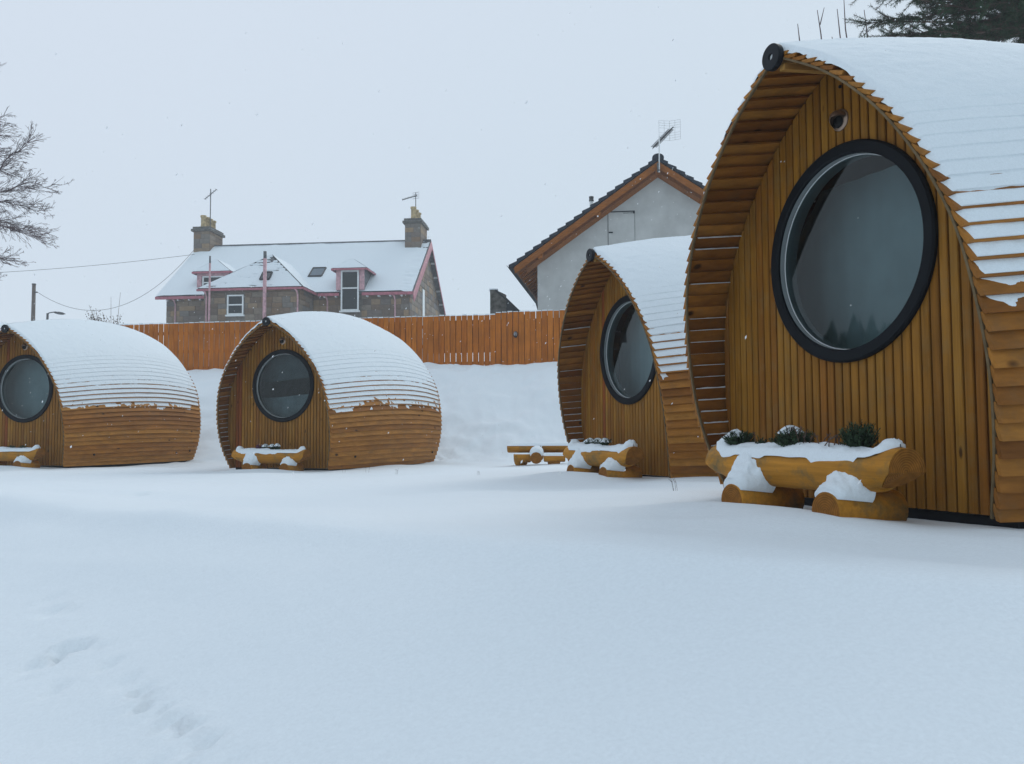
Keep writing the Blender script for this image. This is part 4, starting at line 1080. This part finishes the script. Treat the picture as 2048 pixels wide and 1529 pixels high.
# tiles: stepped courses; the verge tiles one by one, the rest of each course as one run behind it
nt_ = 18; ce = HS / nt_
V = []; tb = MB(); tb.box(0, 1, 0, .33, 0, .055); tile = None
for s in (-1, 1):
    for k in range(nt_):
        x0, x1 = k * ce, (k + 1) * ce + .05
        ang = math.atan(SL2)
        # each tile lies slightly flatter than the roof so its lower edge stands proud
        zt0, zt1 = AZ - x0 * SL2 - .055, AZ - x1 * SL2 + .030
        P8 = [(s * x, y, z) for y in (0, .33) for (x, z) in ((x0, zt0), (x1, zt1), (x1, zt1 - .13), (x0, zt0 - .10))]
        F8 = [(0, 1, 2, 3), (7, 6, 5, 4), (0, 4, 5, 1), (1, 5, 6, 2), (2, 6, 7, 3), (3, 7, 4, 0)]
        obj('verge_tile', mesh('verge_tile', P8, F8), M['tile'], rf)
        P9 = [(a, .335 if y == 0 else DP, z) for (a, y, z) in P8]; tb = tb if k or s > 0 else MB(); tb.add(P9, F8)
ct = obj('tile_courses', tb.mesh('tile_courses'), M['tile'], rf); ct['kind'] = 'stuff'
b = MB(); V = [(.20 * math.cos(th_) * 1.0, y, AZ - .07 + .15 * math.sin(th_)) for y in (-.03, DP) for th_ in np.linspace(-.35, math.pi + .35, 11)]
b.add(V, grid_faces(2, 11) + [tuple(range(11)), tuple(range(21, 10, -1))]); obj('ridge_tile', b.mesh('ridge_tile'), M['tile'], rf)
for s in (-1, 1):
    for (y0, y1, dz, th_, mt) in ((.03, .075, -.175, .12, 'barge'),):
        b = MB(); V = [(s * x, y, z) for (x, z) in ((0, AZ + dz), (HS * .97, AZ + dz - HS * .97 * SL2)) for y in (y0, y1) for z in (z, z - th_)]
        b.add(V, [(0, 1, 3, 2), (4, 6, 7, 5), (0, 4, 5, 1), (2, 3, 7, 6), (0, 2, 6, 4), (1, 5, 7, 3)]); obj('bargeboard', b.mesh('bargeboard'), M[mt], h2)
    b = MB(); V = [(s * x, y, z) for (x, z) in ((0, AZ - .29), (HS * .9, AZ - .29 - HS * .9 * SL2)) for y in (.45, .60) for z in (z, z - .14)]
    b.add(V, [(0, 1, 3, 2), (4, 6, 7, 5), (0, 4, 5, 1), (2, 3, 7, 6), (0, 2, 6, 4), (1, 5, 7, 3)]); obj('rafter', b.mesh('rafter'), M['soffit'], h2)
for x in (-4.05, -2.05, 0, 2.05, 4.05):
    z = rz2(x) - .30; b = MB(); b.box(x - .085, x + .085, .10, .61, z - .20, z - .01); o = obj('purlin_end', b.mesh('purlin_end'), M['barge'], h2)
for k in range(15):   # rafters seen under the left eave
    y = .9 + k * .55
    b = MB(); b.add([(x, yy, z) for (x, zt1) in ((-hw, rz2(hw) - .27), (-HS * .96, rz2(HS * .96) - .27)) for yy in (y, y + .06) for z in (zt1, zt1 - .10)],
                    [(0, 1, 3, 2), (4, 6, 7, 5), (0, 4, 5, 1), (2, 3, 7, 6), (0, 2, 6, 4), (1, 5, 7, 3)]); obj('eave_rafter', b.mesh('eave_rafter'), M['barge'], h2)
b = MB(); th = np.linspace(math.pi, 2 * math.pi, 9); V = [(-HS - .04 + .075 * math.cos(a), y, EZ2 - .02 + .075 * math.sin(a)) for y in (-.02, DP) for a in th]
V += [(-HS - .04 + .066 * math.cos(a), y, EZ2 - .02 + .066 * math.sin(a)) for y in (-.02, DP) for a in th]
b.add(V, grid_faces(2, 9) + grid_faces(2, 9, 18, True) + [tuple(range(9)) + tuple(range(26, 17, -1))]); obj('gutter', b.mesh('gutter', False), M['gutter'], h2)
b = MB(); b.tube([(-HS - .04, DP - .25, EZ2 - .1), (-HS + .02, DP - .25, EZ2 - .35), (-hw - .16, DP - .25, EZ2 - .62), (-hw - .08, DP - .25, EZ2 - .8), (-hw - .08, DP - .25, 1.5)], .045, 8); obj('downpipe', b.mesh('downpipe', True), M['gutter'], h2)
# loft hatch in the gable: thin dark joints round a rendered door
b = MB(); b.box(-1.715, -.815, wy - .012, wy - .003, 5.0, 7.56); hatch = obj('loft_door', b.mesh('loft_door'), M['render'], h2)
b = MB(); b.box(-1.735, -1.718, wy - .016, wy - .002, 5.0, 7.60); b.box(-1.718, -.80, wy - .016, wy - .002, 7.565, 7.60); b.box(-.812, -.803, wy - .014, wy - .002, 5.0, 7.562); obj('joint', b.mesh('joint'), M['gutter'], hatch)
b = MB(); b.box(-1.70, -1.56, wy - .04, wy - .014, 6.84, 6.88); b.box(-.86, -.80, wy - .05, wy - .018, 7.50, 7.56); b.box(-1.2, -.87, wy - .03, wy - .018, 7.515, 7.53); obj('handle', b.mesh('handle'), M['gutter'], hatch)
# metal flue
b = MB(); b.tube([(-2.40, 3.0, 7.2), (-2.40, 3.0, 8.62)], .075, 12); fl = obj('flue', b.mesh('flue', True), M['white'], h2)
b = MB(); b.tube([(-2.40, 3.0, 8.62), (-2.40, 3.0, 8.70)], .09, 12); b.tube([(-2.40, 3.0, 8.73), (-2.40, 3.0, 8.80)], .09, 12); obj('cowl', b.mesh('cowl', True), M['aerial'], fl)
# tv aerial with mesh reflector
MH2 = Matrix.Translation(H2) @ Matrix.Rotation(-hb, 4, 'Z')
t = empty('tv_aerial', tuple(MH2 @ __import__('mathutils').Vector((.03, -.06, 8.75))), -hb); tag(t, 'snow-dusted aerial with wire mesh reflector at the peak of the white gable', 'aerial')
b = MB(); b.tube([(0, 0, -.05), (.02, 0, 1.20)], .022, 8); obj('mast', b.mesh('mast', True), M['white'], t)
b = MB(); b.box(-.07, -.02, -.02, .10, -.02, .28); b.tube([(-.03, -.03, .02), (.03, -.03, .02)], .02, 6); obj('bracket', b.mesh('bracket'), M['aerial'], t)
bA, bB = np.array((-.16, .0, .84)), np.array((.52, .55, 1.68))
b = MB(); b.tube([bA, bB], .022, 6); obj('boom', b.mesh('boom'), M['aerial'], t)
b = MB(); dd = (bB - bA) / np.linalg.norm(bB - bA); sx = np.cross(dd, (0, 0, 1)); sx /= np.linalg.norm(sx); up = np.cross(sx, dd)
for k in range(19):
    c = bA + (bB - bA) * (k / 21.0)
    for a_ in (-1, 1):
        b.tube([c - sx * .11 - up * .05 * a_, c + up * .02 * a_, c + sx * .11 - up * .05 * a_], .013, 4)
obj('directors', b.mesh('directors'), M['aerial'], t)
b = MB(); bc = bA + (bB - bA) * .80
for s_ in (-1, 1):
    for k in range(9):
        z = -.34 + .085 * k
        if abs(z) < .02: continue
        b.tube([bc + np.array((0, 0, z)) * 1.0, bc + np.array((s_ * .36, -.12, z))], .004, 3)
    for q in (.0, .18, .36): b.tube([bc + np.array((s_ * q, -.33 * q, -.34)), bc + np.array((s_ * q, -.33 * q, .34))], .0045, 3)
obj('reflector', b.mesh('reflector'), M['grey'], t)

# small stone outbuilding between the houses
t = empty('stone_outbuilding', (-.82, 33.0, ZC + 2.5)); tag(t, 'small dark stone outbuilding with a steep dark roof, left of the white gable', 'outbuilding')
b = MB(); b.add([(0, 0, -1), (.62, 0, -1), (.62, 0, 2.70), (.22, 0, 2.895), (0, 0, 2.90), (0, 4, -1), (0, 4, 2.9)], [(0, 1, 2, 3, 4), (5, 0, 4, 6)]); obj('wall', b.mesh('wall'), M['darkstone'], t)
b = MB(); slab(b, [(.20, -.02, 2.93), (1.75, -.02, 1.55), (1.75, 4, 1.55), (.20, 4, 2.93)], .06)
b.add([(.62, .02, 2.60), (1.75, .02, 1.50), (1.75, .02, -1), (.62, .02, -1)], [(0, 1, 2, 3)]); obj('roof', b.mesh('roof'), M['felt'], t)
b = MB(); b.box(-.03, .30, -.04, .5, 2.903, 2.94); tag(obj('snow', b.mesh('snow'), M['farsnow'], None, (-.82, 33.0, ZC + 2.5)), 'scrap of snow on the stone outbuilding', 'snow', None, 'stuff')

# low snowy roof far left
t = empty('low_cottage', (-46, 62, ZC + 2.0)); tag(t, 'low pale building with a snow-covered roof beyond the leftmost pod', 'building')
b = MB(); b.add([(-14, 0, 0), (7, 0, 0), (7, 0, 5.3), (-14, 0, 5.3), (-14, 6, 0), (7, 6, 0), (7, 6, 5.3), (-14, 6, 5.3)], [(0, 1, 2, 3), (1, 5, 6, 2), (5, 4, 7, 6), (4, 0, 3, 7)]); obj('wall', b.mesh('wall'), M['render'], t)
b = MB(); slab(b, [(-15, -.5, 5.2), (8.5, -.5, 5.2), (8.0, 3, 6.35), (-15, 3, 6.9)], .2); slab(b, [(-15, 6.5, 5.2), (8.5, 6.5, 5.2), (8.0, 3, 6.35), (-15, 3, 6.9)], .2); obj('roof', b.mesh('roof'), M['farsnow'], t)

# ------------------------------------------------------------------ pole, wires, street lamp
p0 = np.array((-33.2, 60, ZC)); gpole = gz(-33.2, 60)
t = empty('telegraph_pole', (-33.2, 60, gpole)); tag(t, 'weathered telegraph pole behind the leftmost pod', 'pole')
top = ZC + 10.35 - gpole
b = MB(); b.tube([(0, 0, -.3), (0, 0, top)], [.16, .12], 10); obj('shaft', b.mesh('shaft', True), M['polewood'], t)
b = MB(); b.tube([(0, 0, top - .02), (0, 0, top + .06)], .14, 10); b.tube([(.0, -.05, top - .55), (.28, -.05, top - .55)], .05, 6); obj('cap', b.mesh('cap', True), M['aerial'], t)
def wire(a, c, sag, label):
    pts = []
    for k in range(25):
        f = k / 24; p_ = np.array(a) * (1 - f) + np.array(c) * f; p_[2] -= sag * 4 * f * (1 - f); pts.append(p_)
    b = MB(); b.tube(pts, .014, 4); tag(obj('overhead_wire', b.mesh('overhead_wire'), M['aerial']), label, 'wire', 'overhead wires')
wire((-33.0, 60, ZC + 9.85), (-22.4, 60.8, ZC + 12.9), 2.6, 'sagging wire from the telegraph pole to the stone house')
wire((-48, 57, ZC + 10.4), (-22.4, 60.9, ZC + 12.6), .5, 'upper wire running in from the left to the stone house')
gl_ = gz(-24.2, 45)
t = empty('street_lamp', (-24.15, 45, gl_)); tag(t, 'street lamp with a curved arm showing above the leftmost pod roof', 'street lamp')
hz_ = ZC + 6.25 - gl_
b = MB(); b.tube([(0, 0, -.3), (0, 0, hz_)], [.07, .06], 8); obj('post', b.mesh('post', True), M['aerial'], t)
b = MB(); b.tube([(0, 0, hz_ - .04), (.08, 0, hz_ + .02), (.40, 0, hz_ + .07), (.52, 0, hz_ + .05)], .03, 6); obj('arm', b.mesh('arm', True), M['aerial'], t)
b = MB(); b.lathe([(0, -.30), (.05, -.26), (.10, -.05), (.09, .15), (0, .34)], 14, 'z', close=False); ob_ = obj('lantern', b.mesh('lantern', True), M['aerial'], t, (.62, 0, hz_ + .0), (0, R(98), 0), (.75, 1, 1))

# ------------------------------------------------------------------ trees and bushes
def grow(b, p, d, length, r, depth, rs, droop=0., spread=.55, twig=.004, split=(2, 4)):
    n = max(3, int(length / .22)); pts = [np.array(p, float)]; d = np.array(d, float); d /= np.linalg.norm(d); rad = [r]
    for k in range(n):
        d = d + np.array((rs.gauss(0, .10), rs.gauss(0, .10), rs.gauss(0, .09) - droop * (1 if depth < 2 else .3))); d /= np.linalg.norm(d)
        pts.append(pts[-1] + d * length / n); rad.append(max(twig, r * (1 - .75 * (k + 1) / n)))
    b.tube(pts, rad, 5 if r > .03 else 3, False)
    if depth <= 0: return
    m = rs.randint(*split) + int(length * 2.2)
    for _ in range(m):
        f = rs.uniform(.18, 1.0); i = min(n - 1, int(f * n)); q = pts[i] * (1 - (f * n - i)) + pts[i + 1] * (f * n - i) if f * n < n else pts[-1]
        dd_ = pts[i + 1] - pts[i]; dd_ = dd_ / np.linalg.norm(dd_)
        a = np.array((rs.gauss(0, 1), rs.gauss(0, 1), rs.gauss(0, 1))); a -= a.dot(dd_) * dd_; a /= np.linalg.norm(a) + 1e-9
        nd = dd_ + a * rs.uniform(spread * .6, spread * 1.5)
        grow(b, q, nd, length * rs.uniform(.32, .58) * (1.15 - .5 * f), max(twig, rad[i] * .55), depth - 1, rs, droop, spread, twig, split)

TRX, TRY = -17.6, 24.0; g_ = gz(TRX, TRY)
t = empty('bare_tree', (TRX - .55, TRY, g_ - .2)); tag(t, 'leafless tree whose fine branches reach in from the left edge', 'tree')
rs = random.Random(12)
b = MB(); b.tube([(0, 0, -.3), (.05, 0, 1.5), (.15, .05, 4.0), (.0, .1, 7), (-.1, 0, 10)], [.30, .26, .2, .12, .05], 10); obj('trunk', b.mesh('trunk', True), M['bark'], t)
b = MB()
dz = ZC - g_
limbs = [((.1, 0, 4.2 + dz - 1), (3.0, 0, 2.2), 2.6, .10), ((.12, 0, 6.4), (1, -.1, .18), 3.2, .085)]
def toL(X, z): return np.array((X - TRX, rs.uniform(-.4, .4), z + ZC - g_))
segs = [  # (start X,z) (end X,z) relative to the eye, as real limbs of the tree
    ((-17.4, 5.2), (-14.3, 6.9), .085), ((-14.3, 6.9), (-12.75, 8.35), .045), ((-14.9, 6.6), (-12.45, 7.20), .045), ((-14.6, 6.7), (-12.5, 6.3), .040),
    ((-15.6, 6.3), (-12.25, 5.45), .045), ((-16.6, 5.7), (-13.4, 5.0), .04), ((-16.5, 5.6), (-14.0, 4.55), .035), ((-15.2, 6.5), (-13.1, 5.9), .035),
    ((-17.4, 7.2), (-13.9, 8.65), .06), ((-17.3, 7.8), (-14.0, 9.1), .05), ((-17.4, 8.6), (-14.1, 10.2), .05), ((-15.5, 7.9), (-13.7, 7.9), .035), ((-15.3, 7.6), (-13.3, 7.45), .035)]
for (sx_, sz_), (ex_, ez_), r_ in segs:
    a_, c_ = toL(sx_, sz_), toL(ex_, ez_); v = c_ - a_; l_ = np.linalg.norm(v)
    n = 8; pts = [a_ + v * k / n + np.array((0, rs.gauss(0, .04), rs.gauss(0, .045) + .14 * math.sin(math.pi * k / n))) for k in range(n + 1)]
    b.tube(pts, [r_ * .55 * (1 - .85 * k / n) for k in range(n + 1)], 5, False)
    for k in range(int(l_ * 12)):
        f = rs.uniform(.25, 1.0); i = min(n - 1, int(f * n)); q = pts[i] + (pts[i + 1] - pts[i]) * (f * n - i)
        d = v / l_ + np.array((rs.uniform(.0, .5), rs.uniform(-.5, .5), rs.uniform(-.55, .65)))
        grow(b, q, d, rs.uniform(.35, 1.05) * (1.1 - .4 * f), .009, 2, rs, .03, .55, .0040, (2, 4))
obj('branches', b.mesh('branches'), M['bark'], t)

def needle_tuft(b, p, d, rs, n=20, l=.085, w=.0028):
    d = np.array(d); d = d / (np.linalg.norm(d) + 1e-9)
    for _ in range(n):
        a = np.array((rs.gauss(0, 1), rs.gauss(0, 1), rs.gauss(0, 1))); a -= a.dot(d) * d * .6; a /= np.linalg.norm(a) + 1e-9
        e = d * rs.uniform(.3, 1.0) + a * rs.uniform(.5, 1.0); e = e / np.linalg.norm(e) * l * rs.uniform(.7, 1.2)
        s = np.cross(e, (rs.gauss(0, 1), rs.gauss(0, 1), 1)); s = s / (np.linalg.norm(s) + 1e-9) * w
        o_ = np.array(p) + d * rs.uniform(-.04, .04)
        b.add([o_ - s, o_ + s, o_ + e], [(0, 1, 2)])
PX, PY = 11.2, 16.5; g_ = gz(PX, PY)
t = empty('pine_tree', (PX, PY, g_)); tag(t, 'dark pine whose needled boughs hang in at the top right corner', 'tree')
b = MB(); b.tube([(0, 0, -.4), (.1, 0, 3), (.0, .1, 7), (.1, 0, 12)], [.28, .24, .17, .06], 12); obj('trunk', b.mesh('trunk', True), M['pinebark'], t)
rs = random.Random(4); bb = MB(); nb1 = MB(); nb2 = MB()
def bough(p, e, r_, dens=11):
    p, e = np.array(p, float), np.array(e, float); v = e - p; l_ = np.linalg.norm(v); n = 8
    pts = [p + v * k / n + np.array((rs.gauss(0, .04), rs.gauss(0, .05), rs.gauss(0, .05) - .10 * math.sin(math.pi * k / n))) for k in range(n + 1)]
    bb.tube(pts, [r_ * (1 - .8 * k / n) for k in range(n + 1)], 5, False)
    for k in range(int(l_ * dens)):
        f = rs.uniform(.12, 1.0) ** .8; i = min(n - 1, int(f * n)); q = pts[i] + (pts[i + 1] - pts[i]) * (f * n - i)
        d = v / l_ + np.array((rs.uniform(-.7, .7), rs.uniform(-.8, .8), rs.uniform(-.7, .5))); d /= np.linalg.norm(d); tl = rs.uniform(.15, .5)
        e_ = q + d * tl + np.array((0, 0, rs.uniform(-.02, .10))); m_ = (q + e_) / 2; bb.tube([q, m_, e_], [.008, .006, .004], 3, False)
        for j in range(4):
            pp = q + (e_ - q) * (.35 + .65 * j / 3); needle_tuft(nb1 if rs.random() < .85 else nb2, pp, d, rs, 18, .075, .0038)
# boughs: ends given relative to the tree, reaching left over the pod and up through the crown
zq = ZC - g_
for (x0_, z0_, x1_, y1_, z1_, r_) in [(0, 8.6, -4.45, -.6, 8.65, .05), (0, 9.2, -4.1, .3, 8.25, .05), (0, 8.2, -3.3, -.9, 7.62, .05), (0, 7.9, -2.9, .7, 7.48, .045), (0, 8.8, -3.5, .8, 8.05, .05),
        (0, 9.0, -2.6, -1.1, 7.95, .05), (0, 8.0, -1.9, 0.4, 7.30, .045), (0, 8.3, -2.2, 1.2, 7.7, .045), (0, 9.4, -3.6, .2, 8.9, .05), (0, 7.6, -1.2, -.6, 7.1, .04), (0, 8.7, -1.6, .1, 8.0, .05), (0, 7.7, -1.4, .8, 7.25, .04), (0, 9.0, -3.0, -.2, 8.5, .05),
        (0, 8.6, -1.1, -1.0, 7.9, .05), (0, 9.2, -2.2, .4, 8.6, .05)]:
    bough((x0_, 0, z0_ + zq - .2), (x1_, y1_, z1_ + zq - .30), r_, 26)
for q_ in range(24):
    bough((rs.uniform(-.3, .2), 0, rs.uniform(7.6, 8.8) + zq), (-rs.uniform(.6, 4.2), rs.uniform(-1.4, 1.2), rs.uniform(7.5, 8.4) + zq), .04, 20)
for k in range(26):
    z_ = rs.uniform(7.4, 11.5); a = rs.uniform(0, 6.28); l_ = rs.uniform(1.2, 2.6) * (1.3 - (z_ - 7) / 8); bough((0, 0, z_ + zq), (l_ * math.cos(a), l_ * math.sin(a), z_ + zq - .5), .04, 7)
obj('boughs', bb.mesh('boughs'), M['pinebark'], t); obj('needles', nb1.mesh('needles'), M['needle'], t); obj('brown_needles', nb2.mesh('brown_needles'), M['needle2'], t)

# thin upright shoots of a bare tree behind the nearest pod
SX, SY = 6.4, 17.0; g_ = gz(SX, SY)
t = empty('bare_sapling', (SX, SY, g_)); tag(t, 'bare sapling with thin upright shoots showing above the nearest pod roof', 'tree')
b = MB(); b.tube([(0, 0, -.3), (.05, 0, 3.5), (0, 0, 6.4)], [.07, .05, .03], 8); obj('trunk', b.mesh('trunk', True), M['bark'], t)
b = MB(); zs_ = ZC - g_; rs = random.Random(9)
for X_, z1_, fk in ((5.80, 8.12, 0), (6.20, 8.40, 1), (6.60, 8.42, 0), (6.74, 8.62, 0), (7.14, 8.40, 0), (7.12, 7.92, 0), (6.48, 7.85, 0), (6.30, 7.75, 0), (6.95, 7.8, 0)):
    x_ = X_ - SX; b.tube([(rs.uniform(-.1, .1), 0, 4.8), (x_ * .6, .05, 5.9 + zs_ * .5), (x_ + .06, 0, 7.3 + zs_), (x_ + rs.uniform(-.03, .03), 0, (7.4 + z1_) / 2 + zs_), (x_ - .04, 0, z1_ + zs_)], [.022, .02, .016, .013, .007], 5, False)
    if fk: b.tube([(x_ + .01, 0, 8.1 + zs_), (x_ + .10, 0, 8.45 + zs_)], [.012, .006], 5, False)
obj('shoots', b.mesh('shoots'), M['bark'], t)

# brown-leaved bush poking over the fence
BX, BY = -12.75, 27.6; g_ = gz(BX, BY)
t = empty('leafy_bush', (BX, BY, g_)); tag(t, 'straggly bush with a few brown leaves behind the left end of the visible fence', 'bush')
b = MB(); lf = MB(); rs = random.Random(2)
for k in range(16):
    a_ = rs.uniform(-.45, .45); hgt = (ZC + rs.uniform(3.45, 3.98) - g_); x1_ = rs.uniform(-.75, .25) + (.2 if hgt > 3.7 else 0)
    pts = [(rs.uniform(-.1, .1), rs.uniform(-.2, .2), 0), (x1_ * .5, 0, hgt * .5), (x1_, rs.uniform(-.2, .2), hgt)]; b.tube(pts, [.015, .01, .005], 4, False)
    for j in range(26):
        f = rs.uniform(.55, 1); q = np.array(pts[1]) * (1 - f) + np.array(pts[2]) * f + np.array((rs.gauss(0, .07), rs.gauss(0, .07), rs.gauss(0, .06))); s = .032
        e1 = np.array((rs.gauss(0, 1), rs.gauss(0, 1), rs.gauss(0, 1))); e1 *= s / np.linalg.norm(e1); e2 = np.cross(e1, (rs.gauss(0, 1), rs.gauss(0, 1), 1)); e2 *= s * .5 / (np.linalg.norm(e2) + 1e-9)
        lf.add([q - e1, q + e2, q + e1, q - e2], [(0, 1, 2, 3)])
for (x_, z_) in ((-.05, 4.35), (.25, 4.5), (-.75, 4.1)): b.tube([(x_ * .3, 0, 1), (x_ * .6, 0, ZC + 3.3 - g_), (x_, 0, ZC + z_ - g_)], [.012, .008, .004], 4, False)
obj('stems', b.mesh('stems'), M['twig'], t); obj('leaves', lf.mesh('leaves'), M['needle2'], t)['kind'] = 'stuff'

# grass stalks through the snow
rs = random.Random(8); gb = {}
def stalks(X_, Y_, n, h, label, sp=.10):
    b = MB(); g_ = gz(X_, Y_)
    for _ in range(n):
        x_, y_ = rs.uniform(-sp, sp), rs.uniform(-sp, sp); dx = rs.uniform(-.5, .5) * h
        b.tube([(x_, y_, -.03), (x_ + dx * .4, y_, h * .55), (x_ + dx, y_, h * rs.uniform(.8, 1.1))], [.0014, .0011, .0007], 4, False)
        if rs.random() < .6: b.tube([(x_ + dx * .4, y_, h * .55), (x_ + dx * .4 - .03, y_, h * .8)], [.001, .0006], 4, False)
    tag(obj('grass_stalks', b.mesh('grass_stalks'), M['twig'], None, (X_, Y_, g_)), label, 'grass stalks', 'dry stalks poking through the snow')
stalks(1.31, 6.9, 4, .12, 'branched dry stalk in the snow between the two right-hand planters', .05); stalks(-2.79, 14.5, 2, .14, 'dry stalks just in front of the right corner of the centre left pod', .05); stalks(-2.38, 14.4, 2, .14, 'pair of dry stalks right of the centre left pod front', .05)
stalks(-1.85, 13.7, 3, .10, 'short dry stalks in the snow before the side of the centre left pod', .06); stalks(-.42, 11.3, 3, .06, 'short stalks in the open snow below the fence lamp', .05)

# a wooded rise off to the left; the round windows mirror it
rs = random.Random(31); wb_ = MB()
for k in range(260):
    f = rs.random(); x_ = -70 - 16 * rs.random() - 8 * f; y_ = 5 + 62 * f; h_ = rs.uniform(8.5, 10.5) * (1.35 - .75 * f); r_ = h_ * rs.uniform(.20, .28); z0 = gz(x_, y_) - .2
    n_ = 9; V = []; lv = 9
    for i in range(lv):
        u = i / (lv - 1)
        for j in range(n_):
            a_ = 2 * math.pi * (j + .5 * (i % 2)) / n_; rr = r_ * (1 - u) ** .8 * (1.15 if i % 2 else .75) * rs.uniform(.7, 1.25) + .05
            V.append((x_ + rr * math.cos(a_), y_ + rr * math.sin(a_), z0 + h_ * (.10 + .9 * u) - (.35 if i % 2 else 0)))
    F = grid_faces(lv, n_) + [(i * n_ + n_ - 1, (i + 1) * n_ + n_ - 1, (i + 1) * n_, i * n_) for i in range(lv - 1)]
    wb_.add(V, F)
tag(obj('far_wood', wb_.mesh('far_wood'), M['needle']), 'dark conifer wood off to the left, seen only mirrored in the windows', None, None, 'stuff')

# falling snow
n = 2000; fb = MB(); rs = random.Random(77)
for _ in range(n):
    y = 1.6 + 17 * rs.random() ** .8; x = rs.uniform(-11, 6); z = rs.uniform(-.3, 5.5)
    if y < 3.6: continue
    p = np.array((x, y, z + ZC)); r_ = rs.uniform(.0026, .0056) * (1 if y > 3 else .55)
    ax = np.array((.45 + rs.gauss(0, .15), rs.gauss(0, .3), .8)); ax /= np.linalg.norm(ax); s1 = np.cross(ax, (0, 1, 0)); s1 /= np.linalg.norm(s1); s2 = np.cross(ax, s1)
    st = rs.uniform(1.4, 3.2); V = [p + ax * r_ * st, p - ax * r_ * st, p + s1 * r_, p - s1 * r_, p + s2 * r_, p - s2 * r_]
    fb.add(V, [(0, 2, 4), (0, 4, 3), (0, 3, 5), (0, 5, 2), (1, 4, 2), (1, 3, 4), (1, 5, 3), (1, 2, 5)])
tag(obj('falling_snow', fb.mesh('falling_snow'), M['flake']), 'snowflakes drifting in the air in front of the pods', 'snowflakes', None, 'stuff')

# air thick with fine snow: far things pale a little
hm, htree, hbs = new_mat('haze'); htree.nodes.remove(hbs)
pv = N(htree, 'ShaderNodeVolumePrincipled'); pv.inputs['Color'].default_value = (.97, .985, 1, 1); pv.inputs['Density'].default_value = .0016; pv.inputs['Anisotropy'].default_value = .2
htree.links.new(pv.outputs[0], htree.nodes['Material Output'].inputs['Volume'])
b = MB(); b.box(-520, 520, -140, 520, -3, 24); tag(obj('haze', b.mesh('haze'), hm), None, None, None, 'stuff')
scene.cycles.volume_bounces = 1
